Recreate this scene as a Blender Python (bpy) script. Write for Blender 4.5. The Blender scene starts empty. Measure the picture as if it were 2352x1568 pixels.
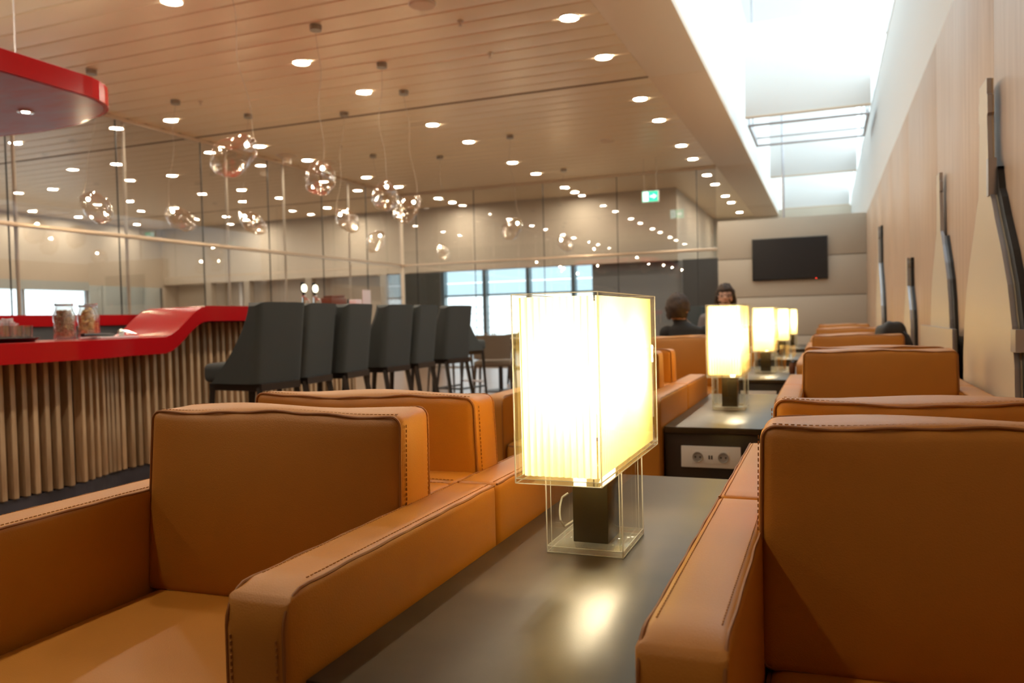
import bpy, bmesh, math, random
from mathutils import Vector, Matrix, noise
random.seed(7)
PI = math.pi
scn = bpy.context.scene
COL = scn.collection

# ------------------------------------------------------------------ camera, world, exposure
cam = bpy.data.cameras.new('camera')
cam.sensor_width = 36.0
cam.lens = 1840.0 / 2352.0 * 36.0
cam.clip_start = 0.02
cam.clip_end = 400
camo = bpy.data.objects.new('camera', cam)
COL.objects.link(camo)
yaw, pitch, roll = math.radians(21.465), math.radians(1.603), math.radians(-1.395)
f0 = Vector((-math.sin(yaw), math.cos(yaw), 0)); r0 = Vector((math.cos(yaw), math.sin(yaw), 0)); u0 = Vector((0, 0, 1))
fw = f0 * math.cos(pitch) - u0 * math.sin(pitch)
up = u0 * math.cos(pitch) + f0 * math.sin(pitch)
rt = r0 * math.cos(roll) + up * math.sin(roll)
up2 = up * math.cos(roll) - r0 * math.sin(roll)
camo.matrix_world = Matrix((
    (rt.x, up2.x, -fw.x, 0.0), (rt.y, up2.y, -fw.y, 0.0), (rt.z, up2.z, -fw.z, 1.0), (0, 0, 0, 1)))
cam.dof.use_dof = True
cam.dof.focus_distance = 1.5
cam.dof.aperture_fstop = 5.0
scn.camera = camo

world = bpy.data.worlds.new('overcast_sky'); scn.world = world
world.use_nodes = True
bg = world.node_tree.nodes['Background']
bg.inputs[0].default_value = (0.84, 0.95, 1.0, 1)
SKY = 3.4
bg.inputs[1].default_value = SKY

scn.view_settings.view_transform = 'Standard'
scn.view_settings.look = 'None'
scn.view_settings.gamma = 1.0
scn.view_settings.use_curve_mapping = False
scn.view_settings.exposure = 0.0
cy = scn.cycles
cy.use_denoising = True
cy.max_bounces = 8; cy.diffuse_bounces = 4; cy.glossy_bounces = 4
cy.transmission_bounces = 6; cy.transparent_max_bounces = 32
cy.sample_clamp_indirect = 6.0
cy.caustics_reflective = False; cy.caustics_refractive = False
cy.blur_glossy = 0.5
cy.use_adaptive_sampling = True; cy.adaptive_threshold = 0.018

def portal(name, loc, rot, sx, sy):
    l = bpy.data.lights.new(name, 'AREA'); l.shape = 'RECTANGLE'; l.size = sx; l.size_y = sy
    l.cycles.is_portal = True
    o = bpy.data.objects.new(name, l); COL.objects.link(o); o.location = loc; o.rotation_euler = rot
    return o
portal('portal_skylight', (0.2, 15.5, 6.0), (0, 0, 0), 0.95, 21)
portal('portal_clerestory', (0.66, 15.5, 5.05), (0, PI / 2, 0), 1.75, 21)
portal('portal_hall_window', (-17.45, 8.1, 1.4), (0, -PI / 2, 0), 1.25, 14.0)
portal('portal_far_window', (-7.2, 23.9, 1.2), (-PI / 2, 0, 0), 9.5, 2.4)

DOWN = 290.0      # downlight radiance
SHADE = 0.55       # table lamp diffuser radiance
BULB = 19.0        # watts of the bulb in each table lamp

# ------------------------------------------------------------------ materials
def mat(name, col, rough=0.5, metal=0.0, spec=0.5, bump=0.0, bscale=60.0, vary=0.0, vscale=6.0, stretch=(1, 1, 1),
        emit=None, estr=0.0, coat=0.0, objvary=0.0, col2=None):
    m = bpy.data.materials.new(name); m.use_nodes = True
    nt = m.node_tree; n = nt.nodes; L = nt.links
    p = n['Principled BSDF']
    p.inputs['Base Color'].default_value = (*col, 1)
    p.inputs['Roughness'].default_value = rough
    p.inputs['Metallic'].default_value = metal
    p.inputs['Specular IOR Level'].default_value = spec
    if coat: p.inputs['Coat Weight'].default_value = coat; p.inputs['Coat Roughness'].default_value = 0.08
    if emit:
        p.inputs['Emission Color'].default_value = (*emit, 1); p.inputs['Emission Strength'].default_value = estr
    tc = n.new('ShaderNodeTexCoord'); mp = n.new('ShaderNodeMapping')
    mp.inputs['Scale'].default_value = stretch
    L.new(tc.outputs['Object'], mp.inputs[0])
    if vary or col2:
        nz = n.new('ShaderNodeTexNoise'); nz.inputs['Scale'].default_value = vscale; nz.inputs['Detail'].default_value = 5
        L.new(mp.outputs[0], nz.inputs[0])
        mx = n.new('ShaderNodeMix'); mx.data_type = 'RGBA'
        c2 = col2 if col2 else tuple(c * (1 - vary) for c in col)
        c1 = col if col2 else tuple(min(1, c * (1 + vary)) for c in col)
        mx.inputs['A'].default_value = (*c1, 1); mx.inputs['B'].default_value = (*c2, 1)
        rp = n.new('ShaderNodeValToRGB'); rp.color_ramp.elements[0].position = 0.35; rp.color_ramp.elements[1].position = 0.65
        L.new(nz.outputs[0], rp.inputs[0]); L.new(rp.outputs[0], mx.inputs['Factor'])
        out = mx.outputs['Result']
        if objvary:
            oi = n.new('ShaderNodeObjectInfo'); hs = n.new('ShaderNodeHueSaturation')
            mr = n.new('ShaderNodeMapRange'); mr.inputs['To Min'].default_value = 1 - objvary; mr.inputs['To Max'].default_value = 1 + objvary
            L.new(oi.outputs['Random'], mr.inputs[0]); L.new(mr.outputs[0], hs.inputs['Value'])
            L.new(out, hs.inputs['Color']); out = hs.outputs[0]
        L.new(out, p.inputs['Base Color'])
    if bump:
        nb = n.new('ShaderNodeTexNoise'); nb.inputs['Scale'].default_value = bscale; nb.inputs['Detail'].default_value = 3
        L.new(mp.outputs[0], nb.inputs[0])
        b = n.new('ShaderNodeBump'); b.inputs['Strength'].default_value = bump; b.inputs['Distance'].default_value = 0.002
        L.new(nb.outputs[0], b.inputs['Height']); L.new(b.outputs[0], p.inputs['Normal'])
    return m

def clear(name, tint=(0.95, 0.96, 0.95), base=0.05, grazing=0.9, rough=0.0, gcol=(1, 1, 1), power=5.0):
    """thin clear glass or acrylic: light passes, reflection grows towards grazing view"""
    m = bpy.data.materials.new(name); m.use_nodes = True
    nt = m.node_tree; n = nt.nodes; L = nt.links
    n.remove(n['Principled BSDF'])
    tr = n.new('ShaderNodeBsdfTransparent'); tr.inputs[0].default_value = (*tint, 1)
    gl = n.new('ShaderNodeBsdfGlossy'); gl.inputs['Color'].default_value = (*gcol, 1); gl.inputs['Roughness'].default_value = rough
    lw = n.new('ShaderNodeLayerWeight'); lw.inputs[0].default_value = 0.5
    pw = n.new('ShaderNodeMath'); pw.operation = 'POWER'; pw.inputs[1].default_value = power
    mr = n.new('ShaderNodeMapRange'); mr.inputs['To Min'].default_value = base; mr.inputs['To Max'].default_value = base + grazing
    L.new(lw.outputs['Facing'], pw.inputs[0]); L.new(pw.outputs[0], mr.inputs[0])
    mx = n.new('ShaderNodeMixShader')
    L.new(mr.outputs[0], mx.inputs[0]); L.new(tr.outputs[0], mx.inputs[1]); L.new(gl.outputs[0], mx.inputs[2])
    L.new(mx.outputs[0], n['Material Output'].inputs[0])
    return m

def lit_acrylic(name, k):
    """polished acrylic edge: scatters part of the light that travels inside the sheet"""
    m = clear(name, (0.95, 0.95, 0.90), 0.08, 0.6, rough=0.05)
    nt = m.node_tree; n = nt.nodes; L = nt.links
    out = n['Material Output']; src = out.inputs[0].links[0].from_socket
    d = n.new('ShaderNodeBsdfDiffuse'); d.inputs[0].default_value = (0.95, 0.93, 0.85, 1)
    t = n.new('ShaderNodeBsdfTranslucent'); t.inputs[0].default_value = (0.95, 0.93, 0.85, 1)
    a = n.new('ShaderNodeMixShader'); a.inputs[0].default_value = 0.5; L.new(d.outputs[0], a.inputs[1]); L.new(t.outputs[0], a.inputs[2])
    b = n.new('ShaderNodeMixShader'); b.inputs[0].default_value = k; L.new(src, b.inputs[1]); L.new(a.outputs[0], b.inputs[2])
    L.new(b.outputs[0], out.inputs[0])
    return m

def emitter(name, col, s):
    m = bpy.data.materials.new(name); m.use_nodes = True
    n = m.node_tree.nodes; n.remove(n['Principled BSDF'])
    e = n.new('ShaderNodeEmission'); e.inputs[0].default_value = (*col, 1); e.inputs[1].default_value = s
    m.node_tree.links.new(e.outputs[0], n['Material Output'].inputs[0])
    return m

def shade_mat():
    m = bpy.data.materials.new('ribbed_diffuser'); m.use_nodes = True
    nt = m.node_tree; n = nt.nodes; L = nt.links
    n.remove(n['Principled BSDF'])
    e = n.new('ShaderNodeEmission'); e.inputs[0].default_value = (1.0, 0.72, 0.22, 1); e.inputs[1].default_value = SHADE
    t = n.new('ShaderNodeBsdfTranslucent'); t.inputs[0].default_value = (1.0, 0.79, 0.31, 1)
    d = n.new('ShaderNodeBsdfDiffuse'); d.inputs[0].default_value = (0.9, 0.80, 0.55, 1)
    mx = n.new('ShaderNodeMixShader'); mx.inputs[0].default_value = 0.35
    L.new(t.outputs[0], mx.inputs[1]); L.new(d.outputs[0], mx.inputs[2])
    ad = n.new('ShaderNodeAddShader'); L.new(e.outputs[0], ad.inputs[0]); L.new(mx.outputs[0], ad.inputs[1])
    L.new(ad.outputs[0], n['Material Output'].inputs[0])
    return m

M = {}
M['leather'] = mat('tan_leather', (0.49, 0.19, 0.018), 0.46, bump=0.22, bscale=420, vary=0.06, vscale=3)
M['seam'] = mat('shaded_welt', (0.30, 0.11, 0.02), 0.6)  # same leather as the seats, darkened to paint in the shade along seams
M['stitch'] = mat('stitch_thread', (0.38, 0.155, 0.03), 0.8)
M['dark_foot'] = mat('dark_plinth', (0.02, 0.018, 0.016), 0.5)
M['table'] = mat('dark_satin_laminate', (0.028, 0.022, 0.017), 0.33, bump=0.05, bscale=300)
M['tabletop'] = mat('satin_dark_top', (0.050, 0.034, 0.018), 0.37, spec=0.4, bump=0.06, bscale=500, vary=0.15, vscale=9)
M['tabletop'].node_tree.nodes['Principled BSDF'].inputs['Specular Tint'].default_value = (1.0, 0.84, 0.60, 1)  # warm tint painted into the sheen stands in for lamplight on the tops
M['white_plastic'] = mat('white_plastic', (0.80, 0.78, 0.74), 0.35)
M['grey_hole'] = mat('grey_recess', (0.35, 0.33, 0.30), 0.5)
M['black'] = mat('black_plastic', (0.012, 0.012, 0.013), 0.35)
M['acrylic'] = clear('clear_acrylic', (0.97, 0.97, 0.94), 0.04, 0.7)
M['acrylic_edge'] = lit_acrylic('acrylic_edge', 0.55)
M['acrylic_plate'] = lit_acrylic('acrylic_plate', 0.22)
M['core'] = mat('brown_core', (0.06, 0.045, 0.022), 0.18)
M['shade'] = shade_mat()
M['bulb'] = emitter('warm_bulb', (1.0, 0.80, 0.5), 14)
M['cord'] = mat('clear_cord', (0.75, 0.70, 0.6), 0.3)
M['slat_ceiling'] = mat('lacquered_metal_slat', (0.86, 0.71, 0.51), 0.40, metal=0.2)
M['joint'] = mat('dark_joint', (0.26, 0.18, 0.12), 0.7)
M['soffit'] = mat('soffit_board', (0.74, 0.60, 0.46), 0.6)
M['white'] = mat('white_wall', (0.86, 0.86, 0.85), 0.6)
M['cream'] = mat('cream_wall', (0.66, 0.58, 0.47), 0.6)
M['panel'] = mat('beige_panel', (0.50, 0.43, 0.345), 0.45)
M['rear'] = mat('dark_rear_wall', (0.10, 0.07, 0.05), 0.6)
M['bluegrey'] = mat('blue_grey_panel', (0.50, 0.58, 0.60), 0.45)
M['grey'] = mat('mid_grey', (0.30, 0.31, 0.32), 0.5)
M['darkgrey'] = mat('dark_grey_wall', (0.10, 0.105, 0.11), 0.4)
M['wood_panel'] = mat('pale_oak_veneer', (0.56, 0.40, 0.28), 0.42, vscale=3.0, stretch=(6, 6, 0.5), col2=(0.48, 0.325, 0.215), objvary=0.05)
M['relief'] = mat('cream_relief', (0.66, 0.56, 0.42), 0.4)
M['steel'] = mat('brushed_steel', (0.50, 0.49, 0.52), 0.35, metal=0.9)
M['chrome'] = mat('chrome', (0.85, 0.84, 0.82), 0.06, metal=1.0)
M['gold'] = mat('gold_anodised', (0.66, 0.53, 0.40), 0.30, metal=0.7)
M['post'] = mat('cream_post', (0.80, 0.70, 0.58), 0.35)
M['glass'] = clear('partition_glass', (0.90, 0.90, 0.90), 0.09, 0.8, power=4.0)
M['seal'] = mat('dark_seal', (0.03, 0.03, 0.035), 0.5)
M['win_glass'] = clear('window_glass', (0.95, 0.98, 0.98), 0.03, 0.6)
M['frost'] = clear('frosted_blue_panel', (0.62, 0.70, 0.72), 0.03, 0.3, rough=0.3)
M['floor'] = mat('dark_wood_floor', (0.27, 0.17, 0.105), 0.28, vscale=2.5, stretch=(8, 0.6, 1), col2=(0.20, 0.12, 0.07))
M['kick'] = mat('slate_kick', (0.07, 0.07, 0.09), 0.3, vary=0.2)
M['red'] = mat('red_solid_surface', (0.52, 0.008, 0.012), 0.20, spec=0.22)
M['canopy'] = mat('red_gloss_canopy', (0.42, 0.03, 0.06), 0.34, spec=0.35, bump=1.0, bscale=3.5, coat=0.0, col2=(0.34, 0.12, 0.20), vscale=2.5, stretch=(1, 2.5, 1))
M['oak'] = mat('oak_slat', (0.64, 0.45, 0.27), 0.5, vscale=5, stretch=(9, 9, 0.9), col2=(0.46, 0.28, 0.15), objvary=0.25)
M['backing'] = mat('dark_backing', (0.07, 0.035, 0.02), 0.6)
M['stool'] = mat('charcoal_fabric', (0.050, 0.060, 0.062), 0.75, bump=0.2, bscale=600)
M['stool_leg'] = mat('dark_wood_leg', (0.022, 0.018, 0.018), 0.4)
M['chairwood'] = mat('dark_walnut', (0.06, 0.038, 0.024), 0.35)
M['taupe'] = mat('taupe_fabric', (0.16, 0.12, 0.085), 0.8)
M['screen'] = mat('tv_screen', (0.022, 0.019, 0.019), 0.25)
M['led'] = emitter('red_led', (1, 0.05, 0.03), 6)
M['bubble'] = clear('blown_glass', (0.99, 0.98, 0.965), 0.075, 0.92, gcol=(1.0, 0.97, 0.94), power=2.7)
M['filament'] = emitter('pendant_bulb', (1.0, 0.80, 0.52), 650)
M['wire'] = mat('pendant_wire', (0.5, 0.42, 0.33), 0.4)
M['mount'] = mat('satin_mount', (0.36, 0.32, 0.27), 0.35, metal=0.6)
M['downlight'] = emitter('downlight_lens', (1.0, 0.86, 0.66), DOWN)
M['ring'] = mat('downlight_ring', (0.85, 0.80, 0.72), 0.4)
M['exit_green'] = emitter('exit_green', (0.06, 0.75, 0.42), 1.6)
M['exit_white'] = emitter('exit_white', (0.85, 1.0, 0.95), 2.2)
M['skin'] = mat('skin', (0.64, 0.36, 0.25), 0.5)
M['hair'] = mat('brown_hair', (0.040, 0.020, 0.010), 0.7, vary=0.4, vscale=30, bump=0.6, bscale=90)
M['shirt'] = mat('black_shirt', (0.014, 0.013, 0.014), 0.8)
M['shirt2'] = mat('grey_jumper', (0.14, 0.12, 0.12), 0.85)
M['trousers'] = mat('dark_trousers', (0.03, 0.032, 0.04), 0.8)
M['jarglass'] = clear('jar_glass', (0.97, 0.97, 0.96), 0.14, 0.8, power=3.0)
M['nuts'] = mat('mixed_nuts', (0.78, 0.60, 0.43), 0.6, col2=(0.48, 0.32, 0.20), vscale=70, bump=1.0, bscale=60)
M['fruit'] = mat('dried_fruit', (0.85, 0.52, 0.16), 0.5, col2=(0.75, 0.55, 0.28), vscale=40, bump=0.8, bscale=40)
M['tray'] = mat('black_tray', (0.015, 0.015, 0.018), 0.35)
M['brown'] = mat('brown_wood_box', (0.14, 0.05, 0.025), 0.45)
M['paper'] = mat('white_card', (0.75, 0.70, 0.74), 0.6)
M['tap_disc'] = emitter('lit_tap_badge', (1.0, 0.95, 0.70), 3.0)
M['bag'] = mat('dark_grey_nylon', (0.035, 0.036, 0.04), 0.6, bump=0.6, bscale=25)

# ------------------------------------------------------------------ mesh helpers
class MB:
    def __init__(s): s.v = []; s.f = []
    def box(s, x0, x1, y0, y1, z0, z1):
        b = len(s.v)
        s.v += [(x0, y0, z0), (x1, y0, z0), (x1, y1, z0), (x0, y1, z0), (x0, y0, z1), (x1, y0, z1), (x1, y1, z1), (x0, y1, z1)]
        for q in ((0, 3, 2, 1), (4, 5, 6, 7), (0, 1, 5, 4), (1, 2, 6, 5), (2, 3, 7, 6), (3, 0, 4, 7)):
            s.f.append(tuple(b + i for i in q))
        return s
    def tube(s, pts, r, seg=8, closed=False, cap=True):
        pts = [Vector(p) for p in pts]; n = len(pts); b = len(s.v)
        rr = r if isinstance(r, (list, tuple)) else [r] * n
        prev = None
        for i, p in enumerate(pts):
            if closed: t = pts[(i + 1) % n] - pts[i - 1]
            else: t = pts[min(i + 1, n - 1)] - pts[max(i - 1, 0)]
            t.normalize()
            if prev is None:
                a = Vector((0, 0, 1)) if abs(t.z) < 0.9 else Vector((1, 0, 0))
                u = t.cross(a).normalized()
            else:
                u = (prev - t * prev.dot(t)).normalized()
            prev = u; w = t.cross(u)
            for k in range(seg):
                a = 2 * PI * k / seg
                s.v.append(tuple(p + (u * math.cos(a) + w * math.sin(a)) * rr[i]))
        m = n if closed else n - 1
        for i in range(m):
            for k in range(seg):
                j = (i + 1) % n
                s.f.append((b + i * seg + k, b + i * seg + (k + 1) % seg, b + j * seg + (k + 1) % seg, b + j * seg + k))
        if cap and not closed:
            s.f.append(tuple(b + k for k in range(seg))[::-1])
            s.f.append(tuple(b + (n - 1) * seg + k for k in range(seg)))
        return s
    def lathe(s, prof, cx=0, cy=0, seg=24, cap=True):
        b = len(s.v)
        for (r, z) in prof:
            for k in range(seg):
                a = 2 * PI * k / seg
                s.v.append((cx + r * math.cos(a), cy + r * math.sin(a), z))
        for i in range(len(prof) - 1):
            for k in range(seg):
                s.f.append((b + i * seg + k, b + i * seg + (k + 1) % seg, b + (i + 1) * seg + (k + 1) % seg, b + (i + 1) * seg + k))
        if cap:
            s.f.append(tuple(b + k for k in range(seg))[::-1])
            s.f.append(tuple(b + (len(prof) - 1) * seg + k for k in range(seg)))
        return s
    def prism(s, poly, h0, h1, axis='z'):
        """poly of 2D points pushed along an axis: z -> (x,y); x -> (y,z); y -> (x,z)"""
        b = len(s.v); n = len(poly)
        for h in (h0, h1):
            for p in poly:
                s.v.append({'z': (p[0], p[1], h), 'x': (h, p[0], p[1]), 'y': (p[0], h, p[1])}[axis])
        s.f.append(tuple(range(b, b + n))[::-1]); s.f.append(tuple(range(b + n, b + 2 * n)))
        for i in range(n):
            j = (i + 1) % n
            s.f.append((b + i, b + j, b + n + j, b + n + i))
        return s
    def grid(s, rows, closed=False):
        b = len(s.v); w = len(rows[0])
        for r in rows: s.v += [tuple(p) for p in r]
        for i in range(len(rows) - 1):
            for k in range(w if closed else w - 1):
                s.f.append((b + i * w + k, b + i * w + (k + 1) % w, b + (i + 1) * w + (k + 1) % w, b + (i + 1) * w + k))
        return s
    def mesh(s, name, m, smooth=False, bevel=0.0, seg=2, angle=35):
        me = bpy.data.meshes.new(name); me.from_pydata(s.v, [], s.f); me.update()
        bm = bmesh.new(); bm.from_mesh(me)
        bmesh.ops.recalc_face_normals(bm, faces=bm.faces)
        if bevel:
            es = [e for e in bm.edges if len(e.link_faces) == 2 and e.calc_face_angle(0) > 0.6]
            bmesh.ops.bevel(bm, geom=es, offset=bevel, segments=seg, profile=0.5, affect='EDGES', clamp_overlap=True)
        bm.to_mesh(me); bm.free()
        me.materials.append(m if not isinstance(m, str) else M[m])
        if smooth or bevel:
            for p in me.polygons: p.use_smooth = True
            me.set_sharp_from_angle(angle=math.radians(angle))
        return me
    def build(s, name, m, parent=None, smooth=False, bevel=0.0, seg=2, loc=None, rot=None, angle=35):
        return link(name, s.mesh(name, m, smooth, bevel, seg, angle), parent, loc, rot)

def link(name, me, parent=None, loc=None, rot=None):
    o = bpy.data.objects.new(name, me); COL.objects.link(o)
    if parent: o.parent = parent
    if loc: o.location = loc
    if rot: o.rotation_euler = rot
    return o
def empty(name, loc=(0, 0, 0), rz=0):
    o = bpy.data.objects.new(name, None); COL.objects.link(o); o.location = loc; o.rotation_euler = (0, 0, rz)
    o.empty_display_size = 0.1
    return o
def tag(o, label, cat=None, group=None, kind=None):
    o['label'] = label
    if cat: o['category'] = cat
    if group: o['group'] = group
    if kind: o['kind'] = kind
    return o
def struct(o, label=None):
    o['kind'] = 'structure'
    if label: o['label'] = label
    return o
def kids(o): return [c for c in COL.objects if c.parent == o]
def copy_tree(o, parent=None):
    c = o.copy(); COL.objects.link(c); c.parent = parent
    for ch in kids(o): copy_tree(ch, c)
    return c

def axis_coords(h, r, n, k=3):
    a = [-h + r * (1 - math.cos(PI / 2 * i / k)) for i in range(k)]
    mid = [-h + r + (2 * h - 2 * r) * i / n for i in range(n + 1)]
    return a + mid + [-q for q in reversed(a)]
def pillow(mb, c, size, r, n=(8, 4, 8), bulge=(0, 0, 0), warp=None):
    """rounded upholstered block: c centre, size full size, r corner radius, bulge per axis"""
    h = [q / 2 for q in size]
    A = [axis_coords(h[i], r, n[i]) for i in range(3)]
    idx = {}; base = len(mb.v)
    def vid(i, j, k):
        key = (i, j, k)
        if key not in idx:
            p = [A[0][i], A[1][j], A[2][k]]
            q = [max(-(h[t] - r), min(h[t] - r, p[t])) for t in range(3)]
            d = Vector([p[t] - q[t] for t in range(3)])
            if d.length > 1e-9:
                d = d.normalized() * r
            out = [q[t] + d[t] for t in range(3)]
            u = [p[t] / h[t] for t in range(3)]
            for t in range(3):
                if bulge[t]:
                    a, b = [x for x in range(3) if x != t]
                    out[t] += bulge[t] * u[t] * (1 - u[a] ** 2) * (1 - u[b] ** 2)
            w = Vector(out) + Vector(c)
            if warp: w = warp(w)
            idx[key] = base + len(idx); mb.v.append(tuple(w))
        return idx[key]
    na, nb, nc = (len(a) - 1 for a in A)
    for i in range(na):
        for j in range(nb):
            for k in (0, nc):
                mb.f.append((vid(i, j, k), vid(i + 1, j, k), vid(i + 1, j + 1, k), vid(i, j + 1, k)))
    for i in range(na):
        for k in range(nc):
            for j in (0, nb):
                mb.f.append((vid(i, j, k), vid(i + 1, j, k), vid(i + 1, j, k + 1), vid(i, j, k + 1)))
    for j in range(nb):
        for k in range(nc):
            for i in (0, na):
                mb.f.append((vid(i, j, k), vid(i, j + 1, k), vid(i, j + 1, k + 1), vid(i, j, k + 1)))
    return mb
def rect_loop(x0, x1, z0, z1, r, y, seg=5):
    pts = []
    for (cx, cz, a0) in ((x1 - r, z1 - r, 0), (x0 + r, z1 - r, PI / 2), (x0 + r, z0 + r, PI), (x1 - r, z0 + r, 1.5 * PI)):
        for i in range(seg + 1):
            a = a0 + PI / 2 * i / seg
            pts.append((cx + r * math.cos(a), y, cz + r * math.sin(a)))
    return pts
def dense(pts, step):
    out = []
    for a, b in zip(pts, pts[1:]):
        a = Vector(a); b = Vector(b); n = max(1, int((b - a).length / step))
        for i in range(n): out.append(a.lerp(b, i / n))
    out.append(Vector(pts[-1])); return out
def smooth01(t):
    t = max(0, min(1, t)); return t * t * (3 - 2 * t)

# ------------------------------------------------------------------ room constants (metres; row axis = +Y)
XW = 0.665      # right wall
XG = -8.55      # glass partition on the left
YG = 15.35      # glass partition and television wall at the far end
ZC = 3.75       # slat ceiling
XH, YH = -17.5, 17.6   # outer hall
YB = -3.0

struct(MB().box(XH - 0.4, 1.4, YB - 0.3, 26.5, -0.12, 0).build('floor', 'floor'), 'dark polished wood floor')

# slat ceiling
ceil = struct(empty('ceiling', (0, 0, ZC)), 'tan metal slat ceiling')
MB().box(XH, -1.87, YB, YH, 0.07, 0.10).build('backing_board', 'joint', ceil)
MB().box(-3.0, -1.87, YH, 24, 0.07, 0.10).build('backing_board', 'joint', ceil)
PITCH = 6.08 / 20
def slat_mesh(x0, x1):
    rows = []
    w = PITCH / 2 - 0.007
    prof = [(-w, 0.05), (-w, 0.012), (-w + 0.010, 0.002)]
    prof += [(-w + 0.01 + (2 * w - 0.02) * i / 6, 0.002 - 0.004 * math.sin(PI * i / 6)) for i in range(1, 6)]
    prof += [(w - 0.010, 0.002), (w, 0.012), (w, 0.05)]
    for x in (x0, x1): rows.append([(x, y, z) for y, z in prof])
    mb = MB().grid(rows)
    return mb.mesh('ceiling_slat', 'slat_ceiling', smooth=True)
me_l = slat_mesh(XG + 0.03, -1.875); me_h = slat_mesh(XH, XG - 0.03); me_w = slat_mesh(XH, -1.875); me_e = slat_mesh(-3.0, -1.875)
SEAMS = [3.19, 9.27, 15.35]
k0 = int((YB - 3.19) / PITCH)
for k in range(k0, 80):
    y = 3.19 + (k + 0.5) * PITCH
    if any(abs(y - s) < PITCH * 0.51 for s in SEAMS) and y > 0:
        pass
    if y > 23.9: break
    if y > YH - 0.1:
        link('ceiling_slat', me_e, ceil, (0, y, 0)); continue
    if y < YG:
        if abs(y - 9.27 - PITCH / 2) < 0.01: y += 0.0
        link('ceiling_slat', me_l, ceil, (0, y, 0))
        if y > 3.0: link('ceiling_slat', me_h, ceil, (0, y, 0))
    else:
        link('ceiling_slat', me_w, ceil, (0, y, 0))
for s in SEAMS:
    MB().box(XH if s > 5 else XG, -1.88, s - 0.028, s + 0.028, -0.004, 0.03).build('seam_track', 'joint', ceil)

# soffit beside the skylight shaft
sof = struct(empty('trim_1', (0, 0, ZC)), 'cream soffit boards along the skylight shaft')
for y0, y1 in ((YB, 3.19), (3.19, 9.27), (9.27, 15.35), (15.35, 21.4), (21.4, 26)):
    MB().box(-1.868, -1.222, y0 + 0.006, y1 - 0.006, -0.012, 0.05).build('soffit_board', 'soffit', sof, bevel=0.003)
MB().box(-1.87, -1.225, YB, 26, 0.05, 0.08).build('soffit_backing', 'joint', sof)

# skylight shaft
sh = struct(empty('wall_shaft', (0, 0, 0)), 'white skylight shaft above the seating')
MB().box(-1.30, -1.222, YB, 26, ZC + 0.05, 6.1).build('shaft_side', 'white', sh)
MB().box(-1.30, -0.28, YB, 26, 6.0, 6.1).build('shaft_roof', 'white', sh)
MB().box(-0.28, XW + 0.1, YB, 5, 6.0, 6.1).build('shaft_roof', 'white', sh)  # unseen near end closed in, added to cut skylight on the chair fronts
MB().box(XW + 0.02, XW + 0.1, YB, 5, 4.08, 6.0).build('shaft_side', 'white', sh)
MB().box(-1.30, XW + 0.1, 25.9, 26, 2.7, 6.1).build('shaft_end', 'white', sh)
MB().box(-1.30, XW + 0.1, YB - 0.1, YB, 2.7, 6.1).build('shaft_end', 'white', sh)
MB().box(XW - 0.02, XW + 0.1, YB, 26, 5.95, 6.1).build('eaves_beam', 'white', sh)
for y in (6.5, 10.0, 13.5, 17, 20.5, 24):
    MB().box(XW - 0.01, XW + 0.06, y - 0.04, y + 0.04, 4.1, 5.95).build('mullion', 'white', sh)
for y0 in range(5, 26, 4):
    MB().box(XW + 0.01, XW + 0.02, y0 + 0.03, min(26, y0 + 4) - 0.03, 4.1, 5.95).build('glass_pane', 'win_glass', sh)
    MB().box(-0.28, XW, y0 + 0.03, min(26, y0 + 4) - 0.03, 6.03, 6.04).build('glass_pane', 'win_glass', sh)

# right wall of pale veneer panels
wr = struct(empty('wall_right', (0, 0, 0)), 'pale wood veneer wall with white band above')
ys = [YB, -1.2, 0.6, 2.05, 3.9, 5.75, 7.6, 9.45, 11.3, 13.15, YG]
for a, b in zip(ys, ys[1:]):
    MB().box(XW, XW + 0.03, a + 0.002, b - 0.002, 0.0, 2.68).build('wood_panel', 'wood_panel', wr, bevel=0.002)
MB().box(XW + 0.03, XW + 0.1, YB, 26, 0, 4.08).build('wall_core', 'white', wr)
MB().box(XW + 0.004, XW + 0.03, YB, 26, 2.684, 4.08).build('upper_band', 'white', wr)
MB().box(XW + 0.0, XW + 0.1, YB, 26, 4.05, 4.1).build('sill', 'white', wr)

# television wall
wf = struct(empty('wall_front', (0, YG, 0)), 'beige panelled end wall carrying a television')
zz = [0.0, 0.58, 1.29, 2.0, 2.72]
for a, b in zip(zz, zz[1:]):
    MB().box(-1.87, XW, 0.0, 0.03, a + 0.006, b - 0.006).build('wall_panel', 'panel', wf, bevel=0.003)
MB().box(-1.865, XW, 0.03, 0.16, 0, 2.71).build('wall_core', 'joint', wf)

struct(MB().box(XH, XW, YB - 0.12, YB, 0, 4.2).build('wall_back', 'rear'), 'plain brown wall behind the seating')

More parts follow.
